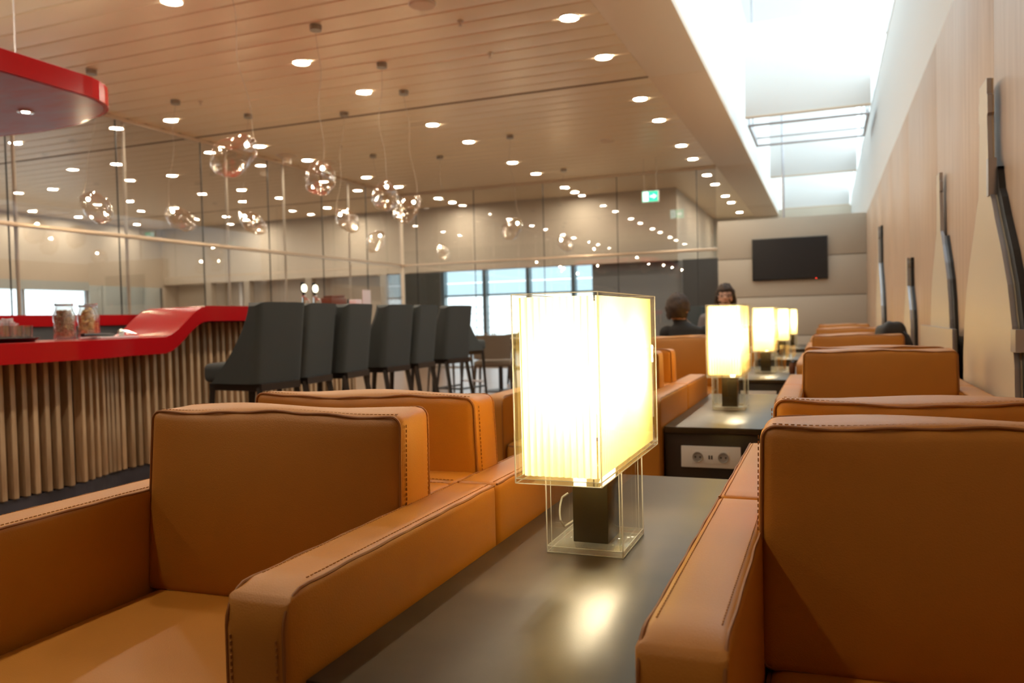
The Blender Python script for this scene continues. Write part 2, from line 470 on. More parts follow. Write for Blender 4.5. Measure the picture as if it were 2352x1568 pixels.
# ------------------------------------------------------------------ glass partitions
def partition(name, ax, fixed, joints, label):
    w = struct(empty(name, (0, 0, 0)), label)
    def bx(u0, u1, t0, t1, z0, z1):
        return MB().box(fixed + t0, fixed + t1, u0, u1, z0, z1) if ax == 'y' else MB().box(u0, u1, fixed + t0, fixed + t1, z0, z1)
    for a, b in zip(joints, joints[1:]):
        bx(a + 0.006, b - 0.006, -0.006, 0.006, 2.235, ZC - 0.03).build('glass_pane', 'glass', w)
        bx(a + 0.006, b - 0.006, -0.006, 0.006, 0.03, 2.185).build('glass_pane', 'glass', w)
    for a in joints[1:-1]:
        bx(a - 0.006, a + 0.006, -0.007, 0.007, 0.03, ZC - 0.03).build('joint_seal', 'seal', w)
    bx(joints[0], joints[-1], -0.03, 0.03, 2.185, 2.235).build('transom', 'gold', w, bevel=0.004)
    bx(joints[0], joints[-1], -0.03, 0.03, ZC - 0.045, ZC - 0.003).build('head_rail', 'soffit', w)
    bx(joints[0], joints[-1], -0.03, 0.03, 0.0, 0.03).build('floor_rail', 'mount', w)
    return w
jl = [YB] + [6.36 + 1.515 * k for k in range(-5, 6)] + [YG]
jl = [j for j in jl if j >= YB]
wl = partition('wall_left', 'y', XG, jl, 'clear glass partition behind the bar with gold transom')
for y in (3.4, 5.0, 6.5, 8.06, 10.0, 11.4, 13.4):
    MB().tube([(XG - 0.07, y, 0), (XG - 0.07, y, ZC - 0.01)], 0.022, 10).build('steel_post', 'post', wl, smooth=True)
wg = partition('wall_far', 'x', YG, [XG + 0.02, -8.18, -6.82, -5.29, -3.77, -2.24, -1.88], 'clear glass partition beside the television wall')
MB().tube([(XG, YG, 0), (XG, YG, ZC - 0.01)], 0.045, 12).build('corner_post', 'post', wg, smooth=True)

# ------------------------------------------------------------------ hall beyond the glass
hl = struct(empty('wall_hall', (0, 0, 0)), 'hall wall beyond the glass with window and blue-grey panels')
MB().box(XH - 0.1, XH, YB, YH, 2.2, ZC + 0.1).build('bulkhead', 'cream', hl)
MB().box(XH - 0.3, XH, YB, 15.12, 1.98, 2.2).build('window_header', 'bluegrey', hl)
MB().box(XH - 0.1, XH, YB, 15.12, 0, 0.75).build('sill_wall', 'cream', hl)
MB().box(XH - 0.1, XH, YB, 1.1, 0.75, 2.2).build('hall_wall', 'cream', hl)
for y in (1.1, 2.85, 4.6, 6.35, 8.1, 9.85, 11.6, 13.35, 15.09):
    MB().box(XH - 0.12, XH - 0.04, y - 0.03, y + 0.03, 0.75, 1.98).build('mullion', 'grey', hl)
for y in (1.13, 2.88, 4.63, 6.38, 8.13, 9.88, 11.63, 13.38):
    MB().box(XH - 0.09, XH - 0.08, y, y + 1.69, 0.75, 1.98).build('glass_pane', 'win_glass', hl)
for a, b in ((15.12, 15.5), (15.52, 16.25), (16.27, 16.85), (16.87, 17.45)):
    MB().box(XH - 0.1, XH + 0.01, a, b, 0, 2.12).build('wall_panel', 'bluegrey', hl, bevel=0.004)
MB().box(XH - 0.1, XH, 15.12, YH, 2.12, 2.2).build('panel_head', 'cream', hl)
MB().box(XH - 0.1, XH - 0.05, 15.1, YH, 0, 2.2).build('panel_backing', 'seal', hl)

hf = struct(empty('wall_hall_end', (0, YH, 0)), 'hall end wall with cream bulkhead above glazed openings')
MB().box(XH, -3.0, 0, 0.3, 2.2, ZC + 0.1).build('bulkhead', 'cream', hf)
MB().box(-3.1, -3.0, 0.3, 6.4, 2.2, ZC + 0.1).build('bulkhead', 'cream', hf)
MB().box(XH - 0.1, -10.3, 0.3, 0.7, 2.2, 2.3).build('recess_soffit', 'cream', hf)
MB().box(XH - 0.1, XH, -0.02, 0.7, 0, 2.3).build('recess_side', 'cream', hf)
MB().box(XH, -10.4, 0.55, 0.65, 0, 2.2).build('recessed_wall', 'cream', hf)
for x in (-15.9, -14.6, -12.6, -10.35):
    MB().box(x - 0.09, x + 0.09, 0, 0.2, 0, 2.2).build('wall_pier', 'panel', hf)
MB().box(-2.9, -1.87, 0, 0.1, 0, 2.2).build('dark_panel', 'darkgrey', hf)
MB().box(-5.0, -2.95, 0.25, 0.35, 0, 2.2).build('grey_panel', 'grey', hf)
MB().box(-1.87, -1.80, -2.1, 8.4, 0, 2.2).build('end_return', 'panel', hf)
MB().box(-10.45, -10.3, 0.3, 0.7, 0, 2.3).build('recess_side', 'cream', hf)

fr = struct(empty('wall_terminal', (0, 24.0, 0)), 'window wall of the terminal beyond the hall')
MB().box(-15.0, -1.8, -0.1, 0.1, 0.0, 0.5).build('sill_wall', 'grey', fr)
MB().box(-15.0, -11.9, -0.1, 0.1, 0.5, 3.9).build('side_wall', 'panel', fr)
MB().box(-3.0, XW, -0.1, 0.1, 0.5, 3.9).build('side_wall', 'cream', fr)
for x in (-11.8, -10.3, -8.8, -7.3, -5.8, -4.3, -3.05):
    MB().box(x - 0.06, x + 0.06, -0.15, 0.1, 0.5, 3.9).build('mullion', 'bluegrey', fr)
for a in (-11.74, -10.24, -8.74, -7.24, -5.74, -4.24):
    MB().box(a, a + 1.38, 0.0, 0.01, 0.5, 1.78).build('glass_pane', 'win_glass', fr)
    for z0, z1 in ((1.82, 2.2), (2.23, 2.62), (2.65, 3.1)):
        MB().box(a, a + 1.38, -0.02, 0.02, z0, z1).build('frosted_panel', 'frost', fr)
for z in (0.75, 0.98, 1.2, 1.42):
    MB().box(-11.8, -3.0, -0.03, -0.015, z - 0.008, z + 0.008).build('blind_rail', 'grey', fr)
MB().box(-15, -1.8, -0.06, 0.06, 1.77, 1.83).build('transom', 'bluegrey', fr)
MB().box(-15, -1.8, -6.2, 0, 3.9, 4.0).build('terminal_ceiling', 'white', fr)
MB().box(-15.1, -15, -6.1, 0, 0, 3.9).build('side_return', 'white', fr)

# ------------------------------------------------------------------ downlights
dl = empty('downlight', (0, 0, 0))
MB().lathe([(0.098, 0.0), (0.098, -0.008), (0.088, -0.012), (0.080, -0.006), (0.080, 0.0)], seg=28, cap=False).build('trim_ring', 'ring', dl, smooth=True)
MB().lathe([(0.0005, -0.005), (0.079, -0.005)], seg=24, cap=False).build('lens', 'downlight', dl)
NTH = ['first', 'second', 'third', 'fourth', 'fifth', 'sixth', 'seventh', 'eighth', 'ninth', 'tenth', 'eleventh']
rows = {-2.16: ('round downlight in ceiling row beside cream soffit', 'downlights beside the soffit'),
        -5.1: ('round downlight in middle ceiling row above red bar', 'downlights above the bar'),
        -8.07: ('round downlight in ceiling row along left glass', 'downlights along the glass')}
YL = [-0.75, 1.05, 2.28, 4.12, 5.33, 7.12, 8.34, 10.13, 11.35, 13.2, 14.42]
first = True
def put_downlight(x, y, lab):
    global first
    o = dl if first else copy_tree(dl)
    first = False
    o.location = (x, y, ZC - 0.002)
    tag(o, lab[0], 'downlight', lab[1])
for x, lab in rows.items():
    for k_, y in enumerate(reversed(YL)):
        put_downlight(x, y, (lab[0] + ', %s from far glass partition' % NTH[k_], lab[1]))
    for y in (16.2,): put_downlight(x, y, ('round recessed downlight in the strip beyond the far glass partition', 'downlights beyond the far glass'))
for k_, x in enumerate((-5.1, -8.07, -11.0, -14.0)):
    put_downlight(x, 16.95, ('round downlight washing the cream bulkhead at the hall end, %s from the television wall' % NTH[k_], 'hall end wall washers'))
for k_, y in enumerate((17.45, 19.3, 20.5, 22.6)):
    put_downlight(-2.16, y, ('round downlight in ceiling strip running past the television wall, %s behind the wall' % NTH[k_], 'downlights past the television wall'))
for r_, x in enumerate((-11.0, -14.0, -16.95)):
    for k_, y in enumerate([16.2] + [q for q in reversed(YL) if q > 7]):
        put_downlight(x, y, ('hall ceiling downlight in %s row behind left glass, %s from hall end wall' % (NTH[r_], NTH[k_]), 'hall downlights'))

# ------------------------------------------------------------------ ceiling fittings
def disc_thing(name, x, y, r, h, label, cat, group=None, cone=False):
    o = empty(name, (x, y, ZC - 0.002))
    if cone:
        MB().lathe([(r, 0), (r, -0.01), (r * 0.45, -0.05), (r * 0.40, -h), (0.002, -h)], seg=28).build('bell', 'soffit', o, smooth=True)
    else:
        MB().lathe([(r, 0), (r, -h * 0.5), (r * 0.92, -h), (0.002, -h)], seg=28).build('cover', 'soffit', o, smooth=True)
    MB().lathe([(r * 1.06, 0.0), (r * 1.06, -0.004), (r, -0.005)], seg=28).build('rim', 'ring', o, smooth=True)
    tag(o, label, cat, group)
disc_thing('ceiling_speaker', -3.23, 6.28, 0.115, 0.02, 'plain cream ceiling disc nearest the seating, without a light', 'ceiling speaker')
disc_thing('ceiling_speaker', -3.15, 12.28, 0.115, 0.02, 'plain cream ceiling disc close to the exit sign', 'ceiling speaker')
disc_thing('wireless_antenna', -8.15, 10.9, 0.16, 0.13, 'cone-shaped ceiling fitting near the glass partition head rail', 'antenna', 'cone fittings', True)
disc_thing('wireless_antenna', -7.9, 11.65, 0.16, 0.13, 'cone-shaped ceiling fitting near the glass partition head rail', 'antenna', 'cone fittings', True)
for x, y in ((-3.2, 7.72), (-7.08, 7.81), (-6.98, 10.71), (-3.1, 6.78)):
    o = empty('sprinkler', (x, y, ZC))
    MB().lathe([(0.03, -0.002), (0.03, -0.008), (0.012, -0.01), (0.010, -0.035), (0.002, -0.036)], seg=14).build('stem', 'gold', o, smooth=True)
    MB().lathe([(0.002, -0.042), (0.02, -0.045), (0.02, -0.047), (0.002, -0.049)], seg=14).build('deflector', 'gold', o, smooth=True)
    tag(o, 'tiny brass sprinkler head poking from the slat ceiling', 'sprinkler', 'ceiling sprinklers')

# ------------------------------------------------------------------ exit sign
ex = tag(empty('exit_sign', (-2.84, 14.0, 2.98)), 'green and white lit exit sign hanging near the far glass', 'exit sign')
MB().box(-0.15, 0.15, -0.02, 0.02, 0.0, 0.20).build('casing', 'white_plastic', ex, bevel=0.004)
for sgn in (-1, 1):
    y = sgn * 0.0215
    fc = MB().box(-0.135, 0.135, y - 0.001, y + 0.001, 0.012, 0.188).build('sign_face', 'exit_green', ex)
    yy = sgn * 0.0235
    # doorway with running figure, and arrow
    MB().box(-0.125, -0.030, yy - 0.001, yy + 0.001, 0.02, 0.18).build('door_symbol', 'exit_white', fc)
    g = sgn * 0.0255
    fig = MB()
    fig.tube([(-0.072, g, 0.15), (-0.071, g, 0.151)], 0.011, 8)
    for a, b in (((-0.078, 0.135), (-0.086, 0.095)), ((-0.080, 0.128), (-0.058, 0.11)), ((-0.080, 0.128), (-0.104, 0.112)),
                 ((-0.086, 0.095), (-0.066, 0.07)), ((-0.066, 0.07), (-0.072, 0.035)), ((-0.086, 0.095), (-0.104, 0.06)), ((-0.104, 0.06), (-0.118, 0.055))):
        fig.tube([(a[0], g, a[1]), (b[0], g, b[1])], 0.006, 6)
    fig.build('running_figure', 'exit_green', fc)
    MB().prism([(0.0, 0.085), (0.055, 0.085), (0.055, 0.055), (0.115, 0.10), (0.055, 0.145), (0.055, 0.115), (0.0, 0.115)], yy - 0.001, yy + 0.001, 'y').build('arrow', 'exit_white', fc)
for x in (-0.11, 0.11):
    MB().tube([(x, 0, 0.2), (x, 0, ZC - 2.985)], 0.003, 6).build('hanger', 'wire', ex)

# ------------------------------------------------------------------ television
tv = tag(empty('television', (-0.61, YG - 0.01, 1.585)), 'black flat television switched off on the beige panel wall', 'television')
MB().box(-0.645, 0.645, -0.055, 0.0, 0, 0.76).build('casing', 'black', tv, bevel=0.006)
MB().box(-0.625, 0.625, -0.058, -0.054, 0.028, 0.742).build('screen', 'screen', tv)
MB().box(0.44, 0.455, -0.060, -0.054, 0.008, 0.018).build('standby_light', 'led', tv)

# ------------------------------------------------------------------ things in the skylight shaft
for i, y in enumerate((11.66, 17.0, 22.3)):
    b = tag(empty('light_baffle', (-0.2, y, 3.71)), ('white suspended baffle panel in skylight shaft, in front of the television wall',
        'white suspended baffle panel in skylight shaft, first beyond the television wall', 'white suspended baffle panel in skylight shaft, second beyond the television wall')[i], 'baffle', 'skylight baffles')
    MB().box(-0.82, 0.78, 0, 0.05, 0.02, 1.3).build('panel', 'white', b, bevel=0.004)
    MB().box(-0.82, 0.78, -0.01, 0.06, 0, 0.02).build('bottom_trim', 'soffit', b)
    for x in (-0.7, 0.66):
        MB().tube([(x, 0.025, 1.3), (x, 0.025, 2.3)], 0.012, 8).build('hanger', 'steel', b)
tr = tag(empty('cable_tray', (-0.21, 12.85, 3.70)), 'open steel frame tray hanging below the skylight baffle', 'tray')
for y in (-0.75, 0.75):
    MB().tube([(-0.8, y, 0), (0.78, y, 0)], 0.018, 8).build('long_rail', 'steel', tr)
    MB().tube([(-0.8, y, 0.12), (0.78, y, 0.12)], 0.012, 8).build('upper_rail', 'steel', tr)
for x in (-0.8, 0.78):
    MB().tube([(x, -0.75, 0), (x, 0.75, 0)], 0.018, 8).build('cross_rail', 'steel', tr)
    MB().box(x - 0.006, x + 0.006, -0.75, 0.75, 0.0, 0.12).build('end_plate', 'steel', tr)
    MB().tube([(x, 0, 0.1), (x, 0, 2.3)], 0.01, 8).build('hanger', 'steel', tr)
rd = tag(empty('steel_post', (-0.72, 15.75, 0)), 'slim steel post rising behind the television wall into the skylight', 'post')
MB().tube([(0, 0, 0), (0, 0, 5.98)], 0.022, 10).build('shaft', 'steel', rd, smooth=True)
MB().lathe([(0.09, 0), (0.09, 0.012), (0.03, 0.02)], seg=16).build('base_plate', 'steel', rd)

# ------------------------------------------------------------------ bottle reliefs on the right wall
def relief(name, pts, label, x0=0.618, x1=0.642, steps=(), cat='wall relief', shadow=-0.07, cut=9, xb=XW - 0.001):
    o = tag(empty(name, (0, 0, 0)), label, cat, 'bottle cut-outs on the wood wall')
    MB().prism([(p[0], p[1] + 1.0) for p in pts], x0, x1, 'x').build('front_panel', 'relief', o)
    MB().prism([(p[0] + shadow, min(p[1], cut) + 1.0) for p in pts], x1, xb, 'x').build('shadow_backing', 'black', o)  # black layer set off sideways stands in for the shadow beside the panel
    loop = [(x0 + 0.0085, p[0], p[1] + 1.0) for p in pts]
    e = MB()
    for a, b in zip(loop, loop[1:] + loop[:1]):
        v = Vector(b) - Vector(a); n = Vector((0, v.z, -v.y)).normalized() * 0.002
        e.v += [tuple(Vector(a) + n + Vector((-0.0085, 0, 0))), tuple(Vector(b) + n + Vector((-0.0085, 0, 0))), tuple(Vector(b) + n + Vector((0.0085, 0, 0))), tuple(Vector(a) + n + Vector((0.0085, 0, 0))),
                tuple(Vector(a) - n + Vector((-0.0085, 0, 0))), tuple(Vector(b) - n + Vector((-0.0085, 0, 0))), tuple(Vector(b) - n + Vector((0.0085, 0, 0))), tuple(Vector(a) - n + Vector((0.0085, 0, 0)))]
        k = len(e.v) - 8
        for q in ((0, 1, 2, 3), (4, 7, 6, 5), (0, 4, 5, 1), (1, 5, 6, 2), (2, 6, 7, 3), (3, 7, 4, 0)): e.f.append(tuple(k + i for i in q))
    e.build('steel_edge', 'steel', o)
    for (y0, y1, z0, z1) in steps:
        MB().box(x0 - 0.006, x1, y0, y1, z0 + 1, z1 + 1).build('steel_tab', 'steel', o)
    return o
def bottle(cy, top, s, zb):
    """bottle outline (y, z); s scales widths and shoulder heights"""
    R = [(0.085, 0), (0.085, -0.06), (0.10, -0.07), (0.10, -0.14), (0.085, -0.15), (0.12, -0.46), (0.165, -0.50), (0.23, -0.58), (0.36, -0.72), (0.46, -0.85), (0.53, -1.0), (0.57, -1.15), (0.58, -1.35)]
    half = [(a * s, top + b * s) for a, b in R if top + b * s > zb] + [(0.58 * s if top - 1.35 * s > zb else R[-1][0] * s, zb)]
    return [(cy - a, z) for a, z in half] + [(cy + a, z) for a, z in reversed(half)]
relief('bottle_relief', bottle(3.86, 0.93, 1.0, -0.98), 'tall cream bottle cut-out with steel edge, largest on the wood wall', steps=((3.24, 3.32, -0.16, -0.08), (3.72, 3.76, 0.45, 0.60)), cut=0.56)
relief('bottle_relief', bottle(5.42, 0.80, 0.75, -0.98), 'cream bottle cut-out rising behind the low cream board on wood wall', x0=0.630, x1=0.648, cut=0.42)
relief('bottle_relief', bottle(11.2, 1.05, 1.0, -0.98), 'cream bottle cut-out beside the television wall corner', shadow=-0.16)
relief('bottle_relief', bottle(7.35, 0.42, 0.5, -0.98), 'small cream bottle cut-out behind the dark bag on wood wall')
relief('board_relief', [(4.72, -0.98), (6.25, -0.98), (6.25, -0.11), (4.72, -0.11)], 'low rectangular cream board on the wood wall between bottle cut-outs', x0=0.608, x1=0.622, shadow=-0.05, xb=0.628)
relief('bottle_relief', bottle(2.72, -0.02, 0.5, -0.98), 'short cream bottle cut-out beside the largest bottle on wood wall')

# ------------------------------------------------------------------ armchairs
def arm_warp(yf, zt, R):
    def w(p):
        yc, zc = yf + R, zt - R
        if p.y < yc and p.z > zc:
            d = Vector((p.y - yc, p.z - zc))
            if d.length > R: d = d.normalized() * R
            return Vector((p.x, yc + d.x, zc + d.y))
        return p
    return w
def make_chair(detail):
    c = empty('armchair')
    D = 0.705
    st = MB()
    for s in (-1, 1):
        mb = MB()
        pillow(mb, (s * 0.35, -D / 2, 0.37), (0.098, D - 0.004, 0.58), 0.014, n=(3, 16, 14), bulge=(0.002, 0, 0.001), warp=arm_warp(-D + 0.002, 0.66, 0.05))
        a = mb.build('arm', 'leather', c, smooth=True, angle=60)
        for e in (-1, 1):
            x = s * 0.35 + e * 0.0448
            arc = [(x, -D + 0.052 - 0.0465 * math.sin(t), 0.610 + 0.0465 * math.cos(t)) for t in [PI / 2 * i / 6 for i in range(1, 7)]]
            path = [(x, -0.006, 0.6565), (x, -D + 0.06, 0.6565)] + arc + [(x, -D + 0.0055, 0.10)]
            path = dense(path, 0.03)
            path = [p + Vector((0.0006 * math.sin(p.y * 40 + s), 0, 0.0008 * math.sin(p.y * 55))) for p in path]
            MB().tube(path, 0.0024, 6).build('welt', 'seam', a, smooth=True)
            if detail:
                xs = s * 0.35 + e * 0.036
                for k in range(int((D - 0.07) / 0.009)):
                    y = -0.01 - k * 0.009
                    st.box(xs - 0.0007, xs + 0.0007, y - 0.0055, y, 0.6598, 0.6612)
                for k in range(48):
                    z = 0.60 - k * 0.009
                    st.box(xs - 0.0007, xs + 0.0007, -D - 0.0005, -D + 0.002, z - 0.0055, z)
    pillow(MB(), (0, 0, 0), (1, 1, 1), 0.1)
    pillow(mb := MB(), (0, -0.062, 0.37), (0.598, 0.12, 0.575), 0.014, n=(14, 3, 6), bulge=(0, 0, 0.002)).build('back_panel', 'leather', c, smooth=True, angle=60)
    if detail:
        for k in range(64):
            x = -0.29 + k * 0.009
            st.box(x, x + 0.0055, -0.0157, -0.0143, 0.6580, 0.6592)
    MB().box(-0.296, 0.296, -D + 0.03, -0.12, 0.08, 0.30).build('seat_base', 'leather', c, bevel=0.008)
    sc = pillow(MB(), (0, -0.412, 0.375), (0.592, 0.57, 0.15), 0.03, n=(14, 12, 4), bulge=(0, 0.004, 0.012)).build('seat_cushion', 'leather', c, smooth=True, angle=60)
    MB().tube([(p[0], p[2] - 0.412, 0.437) for p in rect_loop(-0.293, 0.293, -0.282, 0.282, 0.03, 0)], 0.0034, 6, closed=True).build('welt', 'seam', sc, smooth=True)
    # loose back cushion, leaning a little
    def lean(p):
        k = (p.z - 0.45)
        t = 1 - 0.10 * max(0, k) / 0.4
        return Vector((p.x * (1.012 - 0.05 * max(0, k - 0.1)), -0.178 + (p.y + 0.178) * t + 0.055 * k + 0.003 * math.sin(p.x * 9) * k,
                       p.z + 0.004 * math.sin(p.x * 14 + p.y * 20) * max(0, k) / 0.4))
    bc = pillow(MB(), (0, -0.187, 0.636), (0.607, 0.132, 0.384), 0.022, n=(18, 4, 14), bulge=(0.004, 0.026, 0.004), warp=lean).build('back_cushion', 'leather', c, smooth=True, angle=60)
    for y in (-0.2475, -0.1265):
        lp = rect_loop(-0.3005, 0.3005, 0.452, 0.824, 0.02, y)
        lp = dense(lp + [lp[0]], 0.02)[:-1]
        lp = [lean(Vector(p)) + Vector((0, 0.0012 * math.sin(p.x * 60), 0.0016 * math.sin(p.x * 47 + 1))) for p in lp]
        MB().tube(lp, 0.0026, 6, closed=True).build('welt', 'seam', bc, smooth=True)
    if detail:
        for s in (-1, 1):
            for yb in (-0.2335, -0.1405):
                for k in range(38):
                    p = lean(Vector((s * 0.3063, yb, 0.47 + k * 0.009)))
                    st.box(p.x - 0.0009, p.x + 0.0009, p.y - 0.0007, p.y + 0.0007, p.z, p.z + 0.0055)
        for yb in (-0.2335, -0.1405):
            for k in range(64):
                p = lean(Vector((-0.285 + k * 0.009, yb, 0.8285)))
                st.box(p.x, p.x + 0.0055, p.y - 0.0007, p.y + 0.0007, p.z - 0.0006, p.z + 0.0006)
        so = st.build('stitching', 'stitch', c); so['kind'] = 'stuff'
    MB().box(-0.37, 0.37, -D + 0.05, -0.03, 0.0, 0.085).build('plinth', 'dark_foot', c)
    return c
proto_d = make_chair(True); proto_s = make_chair(False)
SEAM0, PER = 1.526, 2.455
ORD = ['fifth', 'fourth', 'third', 'second', 'first']
used = set()
for row, cx in (('bar-side', -1.04), ('wall-side', 0.2035)):
    for k in range(5):
        for ty in 'AB':
            p = proto_d if k == 0 else proto_s
            o = p if id(p) not in used else copy_tree(p)
            used.add(id(p))
            o.location = (cx, SEAM0 + PER * k + (-0.001 if ty == 'A' else 0.001), 0)
            o.rotation_euler = (0, 0, 0 if ty == 'A' else PI)
            tag(o, 'tan leather armchair, %s row, at %s table from television wall, facing %s' % (row, ORD[k], 'away from television' if ty == 'A' else 'the television'),
                'armchair', 'lounge armchairs')

# ------------------------------------------------------------------ side tables
def make_table():
    t = empty('side_table')
    MB().box(-0.2145, 0.2145, -0.715, 0.715, 0.515, 0.54).build('table_top', 'tabletop', t, bevel=0.002)
    MB().box(-0.212, 0.212, -0.705, 0.705, 0.05, 0.514).build('body', 'table', t, bevel=0.002)
    MB().box(-0.20, 0.20, -0.68, 0.68, 0.0, 0.05).build('plinth', 'dark_foot', t)
    pl = MB().box(-0.146, 0.092, -0.714, -0.705, 0.375, 0.463).build('socket_plate', 'white_plastic', t, bevel=0.003)
    MB().box(-0.100, 0.048, -0.716, -0.712, 0.392, 0.446).build('socket_frame', 'white_plastic', pl, bevel=0.001)
    for x in (-0.078, 0.024):
        mb = MB()
        prof = [(0.0215, -0.7158), (0.0212, -0.7190), (0.0195, -0.7200), (0.0180, -0.7190), (0.0165, -0.7163), (0.0005, -0.7163)]
        rows_ = [[(x + r * math.cos(a), y, 0.419 + r * math.sin(a)) for a in [2 * PI * i / 24 for i in range(24)]] for r, y in prof]
        mb.grid(rows_, closed=True); mb.build('socket', 'grey_hole', pl, smooth=True)
        h = MB()
        for dx in (-0.0095, 0.0095): h.tube([(x + dx, -0.7170, 0.419), (x + dx, -0.7160, 0.419)], 0.0035, 8)
        h.build('pin_holes', 'black', pl)
        e = MB()
        for dz in (-0.0165, 0.0165): e.box(x - 0.002, x + 0.002, -0.7185, -0.716, 0.419 + dz - 0.002, 0.419 + dz + 0.002)
        e.build('earth_clips', 'grey_hole', pl)
    for x in (-0.032, -0.022):
        MB().box(x - 0.003, x + 0.003, -0.7165, -0.713, 0.411, 0.427).build('usb_port', 'black', pl)
    return t
TX = -0.4187
t0 = make_table()
for k in range(5):
    o = t0 if k == 0 else copy_tree(t0)
    o.location = (TX, SEAM0 + PER * k + 0.04, 0)
    tag(o, 'long dark satin table between armchair rows, %s from the television wall' % ORD[k], 'table', 'tables between the armchairs')

# ------------------------------------------------------------------ table lamps
def rib_panel(mb, p0, p1, z0, z1, pitch, amp, out):
    """fluted sheet from p0 to p1 (xy), ribs standing outward"""
    p0 = Vector(p0); p1 = Vector(p1); out = Vector(out); Lm = (p1 - p0).length
    n = max(1, round(Lm / pitch)); pts = []
    for i in range(n):
        for j in range(5):
            u = (i + j / 5) / n
            q = p0.lerp(p1, u) + out * (amp * abs(math.sin(PI * j / 5)))
            pts.append(q)
    pts.append(p1)
    mb.grid([[(q.x, q.y, z0) for q in pts], [(q.x, q.y, z1) for q in pts]])
def make_lamp():
    l = empty('table_lamp')
    hx, hy = 0.076, 0.089
    zb = 0.167
    # clear base box
    mb = MB(); tk = 0.007
    mb.box(-hx, hx, -hy, -hy + tk, 0.012, zb); mb.box(-hx, hx, hy - tk, hy, 0.012, zb)
    mb.box(-hx, -hx + tk, -hy + tk, hy - tk, 0.012, zb); mb.box(hx - tk, hx, -hy + tk, hy - tk, 0.012, zb)
    b = mb.build('base_box', 'acrylic', l)
    MB().box(-hx, hx, -hy, hy, 0, 0.012).build('base_plate', 'acrylic_plate', l, bevel=0.001)
    e = MB(); w = 0.0011
    for x in (-hx, hx):
        for y in (-hy, hy):
            e.box(x - w, x + w, y - w, y + w, 0.0, zb)
            xi, yi = x * (1 - tk / hx), y * (1 - tk / hy)
            e.box(xi - w * .6, xi + w * .6, yi - w * .6, yi + w * .6, 0.012, zb)
    for z in (0.001, 0.012):
        for y in (-hy, hy): e.box(-hx, hx, y - w, y + w, z - w * .6, z + w * .6)
        for x in (-hx, hx): e.box(x - w, x + w, -hy, hy, z - w * .6, z + w * .6)
    e.build('polished_edges', 'acrylic_edge', b)
    MB().box(-0.036, 0.036, -0.045, 0.045, 0.012, zb - 0.001).build('core', 'core', l, bevel=0.002)
    # clear outer box of the shade
    sx, sy, z1 = 0.079, 0.243, 0.503
    mb = MB(); tk = 0.005
    mb.box(-sx, sx, -sy, -sy + tk, zb + 0.008, z1); mb.box(-sx, sx, sy - tk, sy, zb + 0.008, z1)
    mb.box(-sx, -sx + tk, -sy + tk, sy - tk, zb + 0.008, z1); mb.box(sx - tk, sx, -sy + tk, sy - tk, zb + 0.008, z1)
    mb.box(-sx, sx, -sy, sy, zb, zb + 0.008)
    s = mb.build('shade_box', 'acrylic', l)
    e = MB()
    for x in (-sx, sx):
        for y in (-sy, sy): e.box(x - w, x + w, y - w, y + w, zb, z1)
    for z in (zb, zb + 0.008, z1):
        for y in (-sy, sy): e.box(-sx, sx, y - w * .7, y + w * .7, z - w * .6, z + w * .6)
        for x in (-sx, sx): e.box(x - w * .7, x + w * .7, -sy, sy, z - w * .6, z + w * .6)
    e.build('polished_edges', 'acrylic_edge', s)
    # fluted inner diffuser
    dx, dy = 0.067, 0.228
    mb = MB(); za, zc_ = zb + 0.012, z1 - 0.006
    rib_panel(mb, (-dx, -dy), (dx, -dy), za, zc_, 0.0122, 0.005, (0, -1))
    rib_panel(mb, (dx, dy), (-dx, dy), za, zc_, 0.0122, 0.005, (0, 1))
    rib_panel(mb, (dx + 0.003, -dy), (dx + 0.003, dy), za, zc_, 0.0122, 0.003, (1, 0))
    rib_panel(mb, (-dx - 0.003, dy), (-dx - 0.003, -dy), za, zc_, 0.0122, 0.003, (-1, 0))
    me = mb.mesh('diffuser', 'shade'); link('diffuser', me, l)
    for by in (-0.11, 0.11): MB().lathe([(0.012, zb + 0.02), (0.014, zb + 0.06), (0.03, zb + 0.10), (0.034, zb + 0.13), (0.024, zb + 0.16), (0.002, zb + 0.168)], seg=16).build('bulb', 'bulb', l, smooth=True, loc=(0, by, 0))
    # thin clear cord running off the far side of the base
    pts = [(-hx - 0.002, hy - 0.03, 0.085)] + [(-hx - 0.012 - 0.006 * math.sin(t * 3), hy - 0.03 - 0.02 * t, 0.085 - 0.06 * t) for t in [0.15 * i for i in range(1, 7)]] + [(-hx - 0.012, hy - 0.03, 0.012), (-hx - 0.018, hy + 0.06, 0.004), (-hx - 0.05, hy + 0.2, 0.004)]
    MB().tube(dense(pts, 0.01), 0.0022, 6).build('cord', 'cord', l, smooth=True)
    return l
lp = make_lamp()
for k in range(5):
    o = lp if k == 0 else copy_tree(lp)
    o.location = (-0.441, 1.567 + PER * k, 0.5405)
    tag(o, 'glowing fluted acrylic table lamp on the %s table from the television wall' % ORD[k], 'lamp', 'table lamps')
    for dy in (-0.11, 0.11):
        L_ = bpy.data.lights.new('table_lamp_bulb', 'POINT'); L_.energy = BULB; L_.color = (1.0, 0.86, 0.62); L_.shadow_soft_size = 0.035
        lo = bpy.data.objects.new('table_lamp_bulb', L_); COL.objects.link(lo); lo.location = (-0.441, 1.567 + PER * k + dy, 0.5405 + 0.345)

